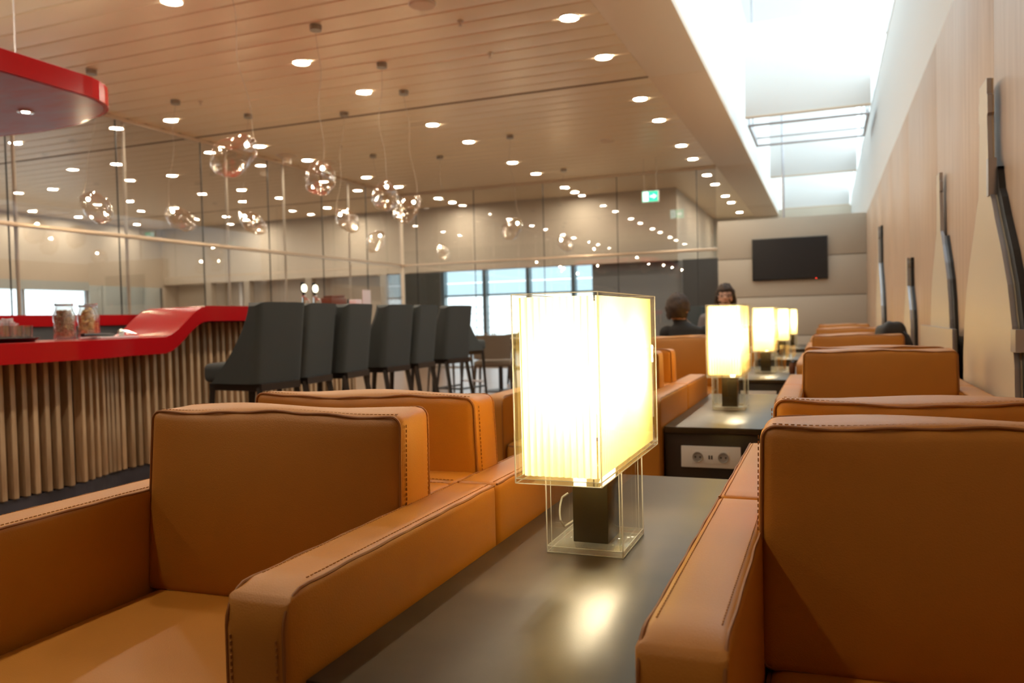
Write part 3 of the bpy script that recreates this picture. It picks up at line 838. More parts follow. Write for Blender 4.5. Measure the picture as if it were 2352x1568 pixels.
# ------------------------------------------------------------------ glassware on the third table
def tumbler(name, x, y, z, r, h, label, group=None, stem=False):
    o = empty(name, (x, y, z))
    if stem:
        MB().lathe([(r * 0.85, 0), (r * 0.8, 0.004), (0.004, 0.008), (0.004, h * 0.45), (r * 0.5, h * 0.5), (r, h * 0.68), (r * 0.9, h), (r * 0.86, h), (r * 0.95, h * 0.68), (r * 0.4, h * 0.53), (0.001, h * 0.5)], seg=18).build('bowl', 'jarglass', o, smooth=True)
    else:
        MB().lathe([(r * 0.85, 0), (r, h), (r * 0.94, h), (r * 0.8, 0.012), (0.001, 0.012)], seg=18).build('wall', 'jarglass', o, smooth=True)
    tag(o, label, 'glass', group); return o
tumbler('wine_glass', -0.305, 6.50, 0.5405, 0.036, 0.21, 'clear stemmed glass on the third table from television wall', 'glasses on the third table', True)
tumbler('wine_glass', -0.262, 6.62, 0.5405, 0.036, 0.20, 'clear stemmed glass on the third table from television wall', 'glasses on the third table', True)
tumbler('tumbler', -0.335, 6.72, 0.5405, 0.034, 0.10, 'short clear tumbler behind the lamp on the third table')
o = tag(empty('condiment_pot', (-0.245, 6.36, 0.5405)), 'small brown pot beside stemmed glasses on the third table', 'pot')
MB().lathe([(0.02, 0), (0.024, 0.03), (0.021, 0.075), (0.017, 0.08), (0.001, 0.08)], seg=16).build('body', 'brown', o, smooth=True)
MB().lathe([(0.019, 0.0805), (0.019, 0.088), (0.006, 0.092), (0.001, 0.097)], seg=16).build('lid', 'black', o, smooth=True)

# ------------------------------------------------------------------ bag on the wall-side row
bag = tag(empty('shoulder_bag', (0.455, SEAM0 + 2 * PER + 0.02, 0.661)), 'dark grey nylon bag slumped on the wall-side armchairs', 'bag')
def slump(p):
    n_ = noise.noise_vector(p * 9) * 0.022
    k = (p.z) / 0.25
    return Vector((p.x * (1 - 0.35 * k * k) + n_.x - 0.03 * k, p.y * (1 - 0.25 * k) + n_.y, max(0.0, p.z + n_.z * (0.3 + k) + 0.015 * math.sin(p.x * 14))))
pillow(MB(), (0, 0, 0.125), (0.26, 0.11, 0.24), 0.05, n=(9, 5, 9), warp=slump).build('body', 'bag', bag, smooth=True, angle=80)
MB().tube([(0.05, -0.02, 0.19), (0.09, -0.055, 0.15), (0.115, -0.06, 0.08), (0.12, -0.05, 0.02), (0.118, -0.02, 0.008)], 0.009, 8).build('strap', 'bag', bag, smooth=True)
MB().tube([(-0.07, -0.055, 0.09), (0.0, -0.062, 0.12), (0.07, -0.055, 0.09)], 0.004, 6).build('zip', 'black', bag, smooth=True)

# ------------------------------------------------------------------ bar
bar = tag(empty('bar_counter', (0, 0, 0)), 'long red-topped bar clad in upright oak slats, stepping down at one end', 'bar')
ZLO, ZHI, TH = 0.937, 1.145, 0.108
def fx(y): return 0.13 * smooth01((y - 3.3) / 0.5)          # the front steps back a little
def topz(y, t): return ZLO + (ZHI - ZLO) * smooth01((y - (4.04 + 0.22 * t)) / 0.40)   # t = 0 front edge .. 1 back edge
def corner(cx, cy, r, a0, a1, n=8): return [(cx + r * math.cos(a0 + (a1 - a0) * i / n), cy + r * math.sin(a0 + (a1 - a0) * i / n)) for i in range(n + 1)]
HW = 0.37
cl = [(-4.27 - fx(y), y) for y in [1.2 + 0.05 * i for i in range(int((6.3 - 1.2) / 0.05) + 1)]]
cl += corner(-4.90, 6.35, 0.5, 0, PI / 2)[0:] + [(-6.0, 6.85)] + corner(-6.75, 6.35, 0.5, PI / 2, PI)[0:] + [(-7.25, 6.0 - 0.3 * i) for i in range(11)]
rows_t = []
NT = 9
for i, p in enumerate(cl):
    a = Vector(cl[max(i - 1, 0)]); b = Vector(cl[min(i + 1, len(cl) - 1)]); d = (b - a).normalized()
    nrm = Vector((d.y, -d.x))       # outward (customer side)
    inner = i < 103
    ring = []
    for j in range(NT):
        t = j / (NT - 1)
        q = Vector(p) + nrm * (HW - 2 * HW * t)
        z = topz(p[1], t) if inner else ZHI
        ring.append((q.x, q.y, z))
    for j in reversed(range(NT)):
        q = ring[j]; ring.append((q[0], q[1], q[2] - TH))
    rows_t.append(ring)
mb = MB().grid(rows_t, closed=True)
nr = 2 * NT
mb.f.append(tuple(range(nr))); mb.f.append(tuple(len(mb.v) - nr + i for i in range(nr)))
mb.build('counter_top', 'red', bar, smooth=True, angle=50)
# slats down the customer side
OFF = HW - 0.17
dist = 0.0; prev = None; made = {}
slat_pts = []
for i in range(len(cl) - 1):
    a, b = Vector(cl[i]), Vector(cl[i + 1]); n_ = max(1, int((b - a).length / 0.004))
    for s in range(n_): slat_pts.append((a.lerp(b, s / n_), (b - a).normalized(), i < 103))
last = None
for (p, d, fr_) in slat_pts:
    if p.x < -6.2 and p.y < 6.3: break
    if last is not None and (p - last).length < 0.064: continue
    last = p.copy()
    nrm = Vector((d.y, -d.x)); q = p + nrm * OFF
    h = (topz(p.y, 0.15) if fr_ else ZHI) - TH - 0.10 - 0.004
    key = round(h, 2)
    dep = random.choice((0.040, 0.046, 0.046))
    if (key, dep) not in made:
        made[(key, dep)] = MB().box(-0.015, 0.015, -0.045, dep - 0.03, 0, key).mesh('slat', 'oak', bevel=0.002, seg=1)
    o = link('slat', made[(key, dep)], bar, (q.x, q.y, 0.10))
    o.rotation_euler = (0, 0, math.atan2(-nrm.x, nrm.y))
# dark backing panel behind the slats, kick plinth, inner faces
def wall_strip(off0, off1, z0, ztop, name, m, i0=0, i1=None):
    rws = []
    for i, p in list(enumerate(cl))[i0:i1]:
        a = Vector(cl[max(i - 1, 0)]); b = Vector(cl[min(i + 1, len(cl) - 1)]); d = (b - a).normalized(); nrm = Vector((d.y, -d.x))
        zt = ztop if ztop else ((topz(p[1], 0.5) if i < 103 else ZHI) - TH - 0.002)
        q0 = Vector(p) + nrm * off0; q1 = Vector(p) + nrm * off1
        rws.append([(q0.x, q0.y, z0), (q0.x, q0.y, zt), (q1.x, q1.y, zt), (q1.x, q1.y, z0)])
    mb = MB().grid(rws, closed=True); mb.f.append((0, 1, 2, 3)); k = len(mb.v) - 4; mb.f.append((k, k + 1, k + 2, k + 3))
    return mb.build(name, m, bar)
wall_strip(OFF - 0.045, OFF - 0.075, 0.0, None, 'backing_panel', 'backing')
wall_strip(OFF + 0.00, OFF - 0.044, 0.0, 0.095, 'kick_plinth', 'kick')
wall_strip(-HW + 0.06, -HW + 0.03, 0.0, None, 'inner_panel', 'darkgrey')

def place_on_bar(x, y): return (x, y, topz(y, 0.5) + 0.001)
# jars
def make_jar(name, x, y, r, h, fill, fh, label, chunks):
    o = tag(empty(name, (x, y, ZLO + 0.001)), label, 'jar')
    prof = [(r * 0.9, 0), (r, 0.012), (r, h * 0.70), (r * 0.80, h * 0.82), (r * 0.80, h * 0.97), (r * 0.84, h)]
    MB().lathe([(0.001, 0.0)] + prof + [(r * 0.78, h), (r * 0.74, h * 0.95), (r * 0.75, h * 0.82), (r * 0.94, h * 0.68), (r * 0.94, 0.018), (0.001, 0.014)], seg=26, cap=False).build('jar_glass', 'jarglass', o, smooth=True)
    c = MB(); rnd = random.Random(len(label))
    for k in range(chunks):
        a = rnd.random() * 2 * PI; rr = r * 0.82 * math.sqrt(rnd.random()); z = 0.03 + rnd.random() * (fh - 0.04)
        s_ = 0.011 if chunks > 100 else 0.022
        lim = r * 0.72 if z > h * 0.7 else r * 0.86
        rr = min(rr, lim - s_ * 0.6)
        px, py = rr * math.cos(a), rr * math.sin(a); b = len(c.v)
        ax = Vector((rnd.uniform(-1, 1), rnd.uniform(-1, 1), rnd.uniform(-1, 1))).normalized()
        rot = Matrix.Rotation(rnd.random() * 6, 3, ax)
        for v in ((1, 0, 0), (-1, 0, 0), (0, 0.8, 0), (0, -0.8, 0), (0, 0, 0.7), (0, 0, -0.7)):
            w = rot @ (Vector(v) * s_); c.v.append((px + w.x, py + w.y, max(0.016, z + w.z)))
        for f in ((0, 2, 4), (2, 1, 4), (1, 3, 4), (3, 0, 4), (2, 0, 5), (1, 2, 5), (3, 1, 5), (0, 3, 5)): c.f.append(tuple(b + i for i in f))
    q = c.build('contents', fill, o); q['kind'] = 'stuff'
    MB().lathe([(r * 0.84, h * 0.93), (r * 0.86, h * 0.95), (r * 0.84, h * 0.97), (r * 0.80, h * 0.97), (r * 0.80, h * 0.93)], seg=26, cap=False).build('rim_ring', 'steel', o, smooth=True)
    return o
make_jar('glass_jar', -4.335, 3.56, 0.062, 0.225, 'nuts', 0.19, 'clear glass jar filled with brown nuts on the lowered red counter', 420)
make_jar('glass_jar', -4.52, 3.88, 0.058, 0.225, 'fruit', 0.20, 'clear glass jar of orange dried fruit on the lowered red counter', 70)
make_jar('glass_jar', -4.62, 4.0, 0.05, 0.235, 'fruit', 0.12, 'slim glass jar partly filled, standing behind the dried fruit jar', 30)
tray_ = tag(empty('serving_tray', (-4.30, 3.11, ZLO + 0.001)), 'black serving tray of tumblers on the lowered red counter', 'tray')
MB().lathe([(0.001, 0.0), (0.175, 0.0), (0.20, 0.022), (0.196, 0.024), (0.172, 0.006), (0.001, 0.006)], seg=36, cap=False).build('dish', 'tray', tray_, smooth=True)
MB().tube([(0.199 * math.cos(a), 0.199 * math.sin(a), 0.023) for a in [2 * PI * i / 36 for i in range(36)]], 0.003, 6, closed=True).build('rim', 'tray', tray_, smooth=True)
rnd = random.Random(3)
for k, (dx, dy) in enumerate([(-0.11, -0.06), (-0.035, -0.09), (0.045, -0.09), (0.11, -0.04), (0.10, 0.04), (0.03, 0.0), (-0.05, 0.0), (-0.11, 0.03), (-0.06, 0.08), (0.02, 0.09), (0.08, 0.11)]):
    tumbler('tumbler', -4.30 + dx, 3.11 + dy, ZLO + 0.009, 0.033, 0.085, 'clear tumbler standing on the black tray on the red counter', 'tumblers on the black tray')
o = tag(empty('sugar_bowl', (-4.55, 3.35, ZLO + 0.001)), 'small glass bowl of pale sachets behind the black tray', 'bowl')
MB().lathe([(0.03, 0), (0.05, 0.05), (0.06, 0.11), (0.056, 0.11), (0.046, 0.05), (0.001, 0.01)], seg=20).build('bowl', 'jarglass', o, smooth=True)
for k in range(9):
    a = k * 0.7
    MB().box(-0.018, 0.018, -0.003, 0.003, 0.03, 0.12 + 0.01 * (k % 3)).build('sachet', 'paper', o, loc=(0.024 * math.cos(a), 0.024 * math.sin(a), 0), rot=(0.15 * math.sin(k), 0.2 * math.cos(k * 2), a))
o = tag(empty('plate', (-4.30, 3.84, ZLO + 0.001)), 'white rectangular plate under black tongs on the lowered counter', 'plate')
MB().prism([(-0.09, -0.13), (0.09, -0.13), (0.10, 0.16), (-0.08, 0.16)], 0, 0.012).build('dish', 'paper', o, bevel=0.004)
MB().prism([(-0.07, -0.11), (0.07, -0.11), (0.08, 0.14), (-0.06, 0.14)], 0.012, 0.0135).build('glaze_well', 'white_plastic', o)
o = tag(empty('serving_tongs', (-4.27, 3.76, ZLO + 0.016)), 'black serving tongs resting across the white plate', 'tongs')
for s in (-1, 1):
    MB().tube([(0.006 * s, -0.13, 0.012), (0.014 * s, 0.0, 0.014), (0.004 * s, 0.10, 0.012)], [0.010, 0.008, 0.006], 8).build('arm', 'black', o, smooth=True)
o = tag(empty('honey_spoon', (-4.33, 3.98, ZLO + 0.014)), 'round polished steel scoop on the plate beside the jars', 'scoop')
MB().lathe([(0.001, 0.0), (0.018, 0.006), (0.026, 0.022), (0.024, 0.034), (0.016, 0.045), (0.001, 0.05)], seg=18).build('bowl', 'chrome', o, smooth=True)
MB().tube([(0, 0.02, 0.035), (0.03, 0.09, 0.012)], 0.004, 6).build('handle', 'chrome', o, smooth=True)

# raised end: beer taps, box, card, bell
for i, y in enumerate((6.10, 6.27)):
    o = tag(empty('beer_tap', (-4.42, y, ZHI + 0.001)), 'chrome beer tap with black handle and round lit badge on bar', 'beer tap', 'beer taps')
    MB().lathe([(0.035, 0), (0.032, 0.01), (0.016, 0.02), (0.015, 0.10), (0.022, 0.105), (0.02, 0.12), (0.001, 0.122)], seg=16).build('column', 'chrome', o, smooth=True)
    MB().tube([(0, 0, 0.115), (-0.01, 0, 0.16), (-0.014, 0, 0.235)], [0.010, 0.02, 0.016], 10).build('handle', 'black', o, smooth=True)
    MB().tube([(0.0, 0, 0.18), (0.012, 0, 0.18)], 0.036, 20).build('badge', 'tap_disc', o, smooth=True)
    MB().tube([(0.014, 0, 0.085), (0.05, 0, 0.08), (0.055, 0, 0.05)], 0.007, 8).build('spout', 'chrome', o, smooth=True)
o = tag(empty('menu_box', (-4.45, 6.62, ZHI + 0.001)), 'brown wooden menu box on the bar behind the stools', 'box')
MB().box(-0.06, 0.06, -0.13, 0.13, 0, 0.10).build('body', 'brown', o, bevel=0.004)
MB().box(-0.05, 0.05, -0.10, 0.12, 0.10, 0.125).build('lid', 'brown', o, bevel=0.003, rot=(0.05, 0, 0))
o = tag(empty('napkin_pack', (-4.36, 6.86, ZHI + 0.001)), 'white napkin pack beside the brown menu box on bar', 'napkins')
MB().box(-0.04, 0.04, -0.055, 0.055, 0, 0.085).build('stack', 'paper', o, bevel=0.006)
MB().box(-0.043, 0.043, -0.02, 0.02, 0.02, 0.05).build('band', 'white_plastic', o)
o = tag(empty('table_card', (-4.36, 7.07, ZHI + 0.001)), 'upright white card standing near the end of the bar', 'card')
MB().box(-0.004, 0.004, -0.05, 0.05, 0.008, 0.185).build('card', 'paper', o, rot=(0, 0, -0.35))
MB().box(-0.02, 0.02, -0.05, 0.05, 0, 0.008).build('stand', 'steel', o, rot=(0, 0, -0.35))
o = tag(empty('candle_holder', (-4.6, 7.1, ZHI + 0.001)), 'small gold and black bell-shaped candle holder near upright card', 'candle holder')
MB().lathe([(0.05, 0), (0.048, 0.03), (0.03, 0.05), (0.012, 0.07), (0.010, 0.10), (0.001, 0.105)], seg=18).build('dome', 'black', o, smooth=True)
MB().lathe([(0.053, 0.012), (0.056, 0.022), (0.053, 0.03)], seg=18).build('gold_band', 'gold', o, smooth=True)

# ------------------------------------------------------------------ red canopy over the bar
can = tag(empty('bar_canopy', (0, 0, 2.75)), 'glossy red rounded canopy hung from the ceiling over the bar', 'canopy')
R_ = 0.62
outline = [(-8.1, 0.4)] + [(-5.13, 0.4)]
outline += [(-5.13, 4.45)] + [(-5.13 - R_ + R_ * math.cos(a), 4.45 + 0.55 * math.sin(a)) for a in [PI / 2 * i / 10 for i in range(1, 10)]]
outline += [(-5.94, 5.09), (-6.4, 5.13), (-6.9, 5.08), (-7.4, 4.95), (-7.8, 4.7), (-8.0, 4.4), (-8.1, 4.0)]
MB().prism(outline, 0.0, 0.15).build('slab', 'red', can)
MB().prism([(-6.6 + (x + 6.6) * 0.985, 2.6 + (y - 2.6) * 0.985) for x, y in outline], 0.1501, 0.16).build('white_bounce_top', 'white', can)  # unseen white top, added to keep red bounce off the ceiling
MB().prism([(-6.6 + (x + 6.6) * 0.985, 2.6 + (y - 2.6) * 0.985) for x, y in outline], -0.006, 0.001).build('underside', 'canopy', can)
for (x, y) in ((-5.91, 4.58), (-5.91, 2.6), (-7.4, 4.3)):
    q = MB().lathe([(0.062, -0.006), (0.062, -0.014), (0.045, -0.016), (0.044, -0.008)], seg=24, cap=False).build('spot_ring', 'chrome', can, smooth=True, loc=(x, y, 0))
    MB().lathe([(0.0005, -0.009), (0.028, -0.009)], seg=20, cap=False).build('spot_lens', 'downlight', q)
for (x, y) in ((-5.5, 4.2), (-7.6, 4.0), (-5.5, 1.0), (-7.6, 1.0)):
    MB().tube([(x, y, 0.16), (x, y, ZC - 2.752)], 0.006, 6).build('hanger', 'steel', can)

# ------------------------------------------------------------------ bar stools
def make_stool():
    s = empty('bar_stool')
    # upholstered shell seen from behind as a flat panel whose wings sweep forward to the seat
    W, NC = 0.215, 6
    def ring(v, inset):
        z = 0.645 + 0.495 * v
        w = W - 0.004 - inset; xb = -0.045 + 0.055 * v - inset; r = 0.045
        L_ = 0.035 + 0.285 * (1 - v) ** 1.7
        pts = []
        for i in range(6): pts.append((xb - r - L_ * (1 - i / 6), -w))
        for i in range(NC + 1): a_ = -PI / 2 + PI / 2 * i / NC; pts.append((xb - r + r * math.cos(a_), -w + r + r * math.sin(a_)))
        for i in range(1, 8): pts.append((xb, -w + r + (2 * w - 2 * r) * i / 8))
        for i in range(NC + 1): a_ = PI / 2 * i / NC; pts.append((xb - r + r * math.cos(a_), w - r + r * math.sin(a_)))
        for i in range(1, 7): pts.append((xb - r - L_ * i / 6, w))
        return [(x, y, z - 0.03 * (abs(y) / W) ** 10 * v ** 6) for x, y in pts]
    vs = [i / 14 for i in range(15)]
    mb = MB(); outer = [ring(v, 0.0) for v in vs]; inner = [ring(v, 0.05) for v in vs]
    mb.grid(outer); mb.grid(inner)
    nv, nu = len(vs), len(outer[0]); B = nv * nu
    def o_(i, j): return i * nu + j
    for j in range(nu - 1):
        mb.f.append((o_(nv - 1, j), o_(nv - 1, j + 1), B + o_(nv - 1, j + 1), B + o_(nv - 1, j)))
        mb.f.append((o_(0, j), o_(0, j + 1), B + o_(0, j + 1), B + o_(0, j)))
    for i in range(nv - 1):
        for j in (0, nu - 1):
            mb.f.append((o_(i, j), o_(i + 1, j), B + o_(i + 1, j), B + o_(i, j)))
    mb.build('backrest', 'stool', s, smooth=True, angle=50)
    pillow(MB(), (-0.33, 0, 0.705), (0.42, 0.32, 0.12), 0.035, n=(8, 8, 3), bulge=(0, 0, 0.012)).build('seat', 'stool', s, smooth=True, angle=60)
    MB().box(-0.47, -0.03, -0.17, 0.17, 0.60, 0.645).build('seat_frame', 'stool_leg', s)
    legs = [((-0.06, 0.16), (0.05, 0.185)), ((-0.06, -0.16), (0.05, -0.185)), ((-0.45, 0.16), (-0.49, 0.185)), ((-0.45, -0.16), (-0.49, -0.185))]
    for (a, b) in legs:
        MB().tube([(b[0], b[1], 0), (a[0], a[1], 0.62)], [0.016, 0.024], 4).build('leg', 'stool_leg', s)
    for y in (-0.178, 0.178):
        MB().tube([(-0.48, y, 0.22), (0.02, y, 0.22)], 0.012, 6).build('stretcher', 'stool_leg', s)
    MB().tube([(-0.478, -0.178, 0.27), (-0.478, 0.178, 0.27)], 0.012, 6).build('footrest', 'steel', s)
    MB().tube([(0.015, -0.178, 0.22), (0.015, 0.178, 0.22)], 0.012, 6).build('stretcher', 'stool_leg', s)
    return s
st0 = make_stool()
stools = [(-3.13, 4.10, -0.10, 'first along the red bar from its lowered end'), (-3.2, 4.62, 0.10, 'second along the red bar from its lowered end'), (-3.2, 5.10, 0.08, 'third along the red bar from its lowered end'),
          (-3.2, 5.70, -0.06, 'fourth along the red bar from its lowered end'), (-3.2, 6.19, 0.05, 'fifth along the red bar from its lowered end'), (-3.2, 6.83, -0.18, 'sixth along the red bar from its lowered end'),
          (-4.05, 8.3, -PI / 2 - 0.2, 'standing at the short end of the red bar'),
          (-4.15, 11.75, 0.2, 'beside the walnut dining chairs'), (-2.05, 13.3, PI / 2, 'standing near the far glass partition'), (-1.6, 13.3, PI / 2, 'standing near the television wall')]
for i, (x, y, rz, lab) in enumerate(stools):
    o = st0 if i == 0 else copy_tree(st0)
    o.location = (x, y, 0); o.rotation_euler = (0, 0, rz)
    tag(o, 'charcoal upholstered high-back bar stool ' + lab, 'bar stool', 'bar stools')

# ------------------------------------------------------------------ dining corner past the bar
def make_dining():
    c = empty('dining_chair')
    pillow(MB(), (0, 0, 0.44), (0.48, 0.46, 0.07), 0.025, n=(6, 6, 2), bulge=(0, 0, 0.01)).build('seat', 'taupe', c, smooth=True, angle=60)
    mb = MB()
    rws = []
    for v in range(7):
        z = 0.50 + 0.30 * v / 6
        rws.append([(0.25 * math.sin(a), 0.17 + 0.09 * math.cos(a) - 0.0 + 0.03 * v / 6, z) for a in [-1.3 + 2.6 * i / 12 for i in range(13)]])
    mb.grid(rws); n1 = len(mb.v)
    mb.grid([[(p[0] * 0.9, p[1] - 0.03, p[2]) for p in r] for r in rws])
    for j in range(12): mb.f.append((6 * 13 + j, 6 * 13 + j + 1, n1 + 6 * 13 + j + 1, n1 + 6 * 13 + j)); mb.f.append((j, j + 1, n1 + j + 1, n1 + j))
    for i in range(6):
        for j in (0, 12): mb.f.append((i * 13 + j, (i + 1) * 13 + j, n1 + (i + 1) * 13 + j, n1 + i * 13 + j))
    mb.build('backrest', 'taupe', c, smooth=True, angle=60)
    for x in (-0.22, 0.22):
        for y, t in ((-0.2, 0.62), (0.2, 0.44)):
            MB().tube([(x * 1.12, y * 1.15, 0), (x, y, t)], [0.013, 0.02], 8).build('leg', 'chairwood', c, smooth=True)
        MB().tube([(x, -0.22, 0.63), (x * 1.05, 0.0, 0.66), (x, 0.2, 0.68)], 0.018, 8).build('armrest', 'chairwood', c, smooth=True)
    return c
dc = make_dining()
for i, (x, y, rz, lab) in enumerate([(-4.0, 9.55, -2.9, 'nearest the bar stools'), (-5.0, 10.3, 1.4, 'on the glass side of the small table'), (-3.5, 10.55, -1.4, 'on the seating side of the small table')]):
    o = dc if i == 0 else copy_tree(dc)
    o.location = (x, y, 0); o.rotation_euler = (0, 0, rz)
    tag(o, 'walnut armed dining chair with taupe seat ' + lab, 'chair', 'dining chairs')
o = tag(empty('dining_table', (-4.25, 10.35, 0)), 'small round dark dining table past the bar', 'table')
MB().lathe([(0.38, 0.70), (0.40, 0.71), (0.40, 0.725), (0.38, 0.735), (0.001, 0.735)], seg=36).build('table_top', 'chairwood', o, smooth=True)
MB().lathe([(0.03, 0.03), (0.03, 0.70)], seg=12).build('pedestal', 'stool_leg', o, smooth=True)
MB().lathe([(0.24, 0), (0.24, 0.012), (0.04, 0.03)], seg=28).build('foot', 'stool_leg', o, smooth=True)
for dx, dy in ((-0.12, -0.2), (0.0, -0.22)):
    tumbler('tumbler', -4.25 + dx, 10.35 + dy, 0.736, 0.035, 0.09, 'clear tumbler on the small round dining table', 'dining tumblers')

# ------------------------------------------------------------------ glass pendants
PEND = [(-4.318, 5.118, 1.343, -52, 1.02, 1.38), (-4.351, 6.312, 1.352, -14, 0.96, 1.10), (-7.223, 6.375, 1.301, 46, 0.98, 1.40), (-7.314, 7.648, 1.330, 46, 0.98, 1.34),
        (-6.979, 8.556, 1.348, 48, 0.98, 1.38), (-5.833, 9.037, 1.350, 50, 0.98, 1.34), (-4.365, 7.518, 1.345, -8, 0.98, 1.18), (-4.656, 8.511, 1.345, -46, 0.98, 1.34),
        (-6.89, 11.502, 1.340, -42, 1.0, 1.3), (-5.978, 12.112, 1.161, 25, 0.8, 1.3), (-4.375, 11.242, 1.354, -46, 0.98, 1.32), (-4.49, 14.251, 1.368, 46, 0.96, 1.28)]
PLAB = ['above the bar stools, first from the lowered bar end', 'above the bar stools, second from the lowered bar end',
        'along the glass partition, first from the red canopy', 'along the glass partition, second from the red canopy', 'along the glass partition, third from the red canopy',
        'hanging alone past the middle of the bar end', 'above the bar stools, third from the lowered bar end', 'above the bar stools, fourth from the lowered bar end',
        'along the glass partition, fourth from the red canopy', 'smaller and hung lower than all the others', 'above the small round dining table', 'closest to the exit sign and far glass partition']
def blob(seed, el):
    bm = bmesh.new(); bmesh.ops.create_icosphere(bm, subdivisions=5, radius=1)
    off = Vector((seed * 3.1, seed * 1.7, seed * 0.9))
    for v in bm.verts:
        n_ = v.co.normalized()
        d = 0.145 * (1 + 0.20 * noise.noise(n_ * 1.1 + off) + 0.07 * noise.noise(n_ * 2.6 + off) + 0.034 * noise.noise(n_ * 6 + off))
        q = n_ * d
        v.co = Vector((q.x * (0.90 - 0.08 * q.z / 0.14), q.y * (0.90 - 0.08 * q.z / 0.14), q.z * el))
    ret = bmesh.ops.duplicate(bm, geom=bm.verts[:] + bm.edges[:] + bm.faces[:])
    nv_ = [g for g in ret['geom'] if isinstance(g, bmesh.types.BMVert)]
    for v in nv_: v.co *= 0.965
    bmesh.ops.reverse_faces(bm, faces=[g for g in ret['geom'] if isinstance(g, bmesh.types.BMFace)])
    for f in bm.faces: f.smooth = True
    me = bpy.data.meshes.new('glass_bubble'); bm.to_mesh(me); bm.free(); me.materials.append(M['bubble']); return me
rd_ = random.Random(11)
for i, (x, y, z, tilt, sc_, el) in enumerate(PEND):
    P = tag(empty('glass_pendant', (x, y, z + 1.0)), 'clear blown-glass pendant lamp ' + PLAB[i], 'pendant lamp', 'blown-glass pendants')
    # tilt in the plane across the view, so the neck with the bulb leans sideways
    rotm = Matrix.Rotation(yaw, 3, 'Z') @ Matrix.Rotation(math.radians(-tilt), 3, 'Y')
    ax = rotm @ Vector((0, 0, 1))
    me = blob(i + 1, el)
    b = link('glass_bubble', me, P); b.rotation_euler = rotm.to_euler(); b.scale = (sc_,) * 3
    top = ax * (0.135 * el * sc_)
    inner = ax * (0.100 * el * sc_)
    MB().tube([tuple(top * 1.04), tuple(inner)], 0.010, 8).build('lamp_holder', 'chrome', P, smooth=True)
    MB().lathe([(0.001, -0.017), (0.012, -0.012), (0.017, 0.0), (0.012, 0.012), (0.001, 0.017)], seg=12).build('bulb', 'filament', P, smooth=True, loc=tuple(inner - ax * 0.016))
    hm = ZC - (z + 1.0)
    pts = []
    sl = rd_.uniform(-0.06, 0.06)
    for k in range(25):
        t = k / 24
        base = top * 1.04
        q = base.lerp(Vector((0, 0, hm - 0.045)), t)
        wv = math.sin(PI * t) * 0.35
        q += Vector((r0.x, r0.y, 0)) * (sl * math.sin(PI * t) + 0.035 * math.sin(2 * PI * t * 1.5 + i) * wv * 2)
        pts.append(q)
    MB().tube(pts, 0.0022, 5).build('cord', 'wire', P, smooth=True)
    MB().lathe([(0.055, hm - 0.05), (0.055, hm - 0.004), (0.045, hm - 0.003)], seg=18).build('ceiling_mount', 'mount', P, smooth=True)

# ------------------------------------------------------------------ people
def head_pts(mb, c, R, hscale=1.0):
    """head surface with brow, nose, chin and ears; face looks along local +y of R"""
    nu, nv = 28, 20; rows_ = []
    for i in range(nv + 1):
        th = PI * i / nv; row = []
        for j in range(nu):
            ph = 2 * PI * j / nu
            d = Vector((math.sin(th) * math.cos(ph), math.sin(th) * math.sin(ph), math.cos(th)))
            x, y, z = d.x * 0.078, d.y * 0.098, d.z * 0.118
            if d.z < 0:                                   # jaw narrows
                k = -d.z; x *= 1 - 0.30 * k; y = y * (1 - 0.18 * k) + 0.012 * k
            f = max(0, d.y)
            if f > 0.6:
                nose = math.exp(-((d.x) / 0.12) ** 2 - ((d.z + 0.12) / 0.16) ** 2); y += 0.022 * nose
                eye = sum(math.exp(-((d.x - s) / 0.16) ** 2 - ((d.z - 0.08) / 0.12) ** 2) for s in (-0.36, 0.36)); y -= 0.008 * eye
                mo = math.exp(-((d.x) / 0.28) ** 2 - ((d.z + 0.50) / 0.07) ** 2); y += 0.005 * mo
                chin = math.exp(-((d.x) / 0.3) ** 2 - ((d.z + 0.85) / 0.18) ** 2); y += 0.008 * chin
            row.append(c + R @ (Vector((x, y, z)) * hscale))
        rows_.append(row)
    mb.grid(rows_, closed=True)
    for s in (-1, 1):
        pillow(mb, (0, 0, 0), (0.018, 0.034, 0.058), 0.008, n=(2, 3, 3), warp=lambda p, s=s: c + R @ ((p + Vector((s * 0.080, -0.008, -0.005))) * hscale))

def ball(mb, c, r):
    c = Vector(c); b = len(mb.v); nu, nv = 12, 8
    rows_ = [[tuple(c + Vector((r * math.sin(PI * i / nv) * math.cos(2 * PI * j / nu), r * math.sin(PI * i / nv) * math.sin(2 * PI * j / nu), r * math.cos(PI * i / nv)))) for j in range(nu)] for i in range(nv + 1)]
    mb.grid(rows_, closed=True)
def limb(mb, pts, rad):
    """tapering limb with round joints; overlapping pieces are fused by the remesh"""
    for q, r in zip(pts, rad): ball(mb, q, r)
    for i in range(len(pts) - 1): mb.tube([pts[i], pts[i + 1]], [rad[i], rad[i + 1]], 12)
def trunk(mb, secs):
    """elliptical sections (x, y, z, half width, half depth) lofted from the pelvis to the neck"""
    rows_ = [[(x + a_ * math.cos(t), y + b_ * math.sin(t), z) for t in [2 * PI * j / 24 for j in range(24)]] for x, y, z, a_, b_ in secs]
    k = len(mb.v); mb.grid(rows_, closed=True)
    mb.f.append(tuple(range(k, k + 24))); mb.f.append(tuple(range(len(mb.v) - 24, len(mb.v))))

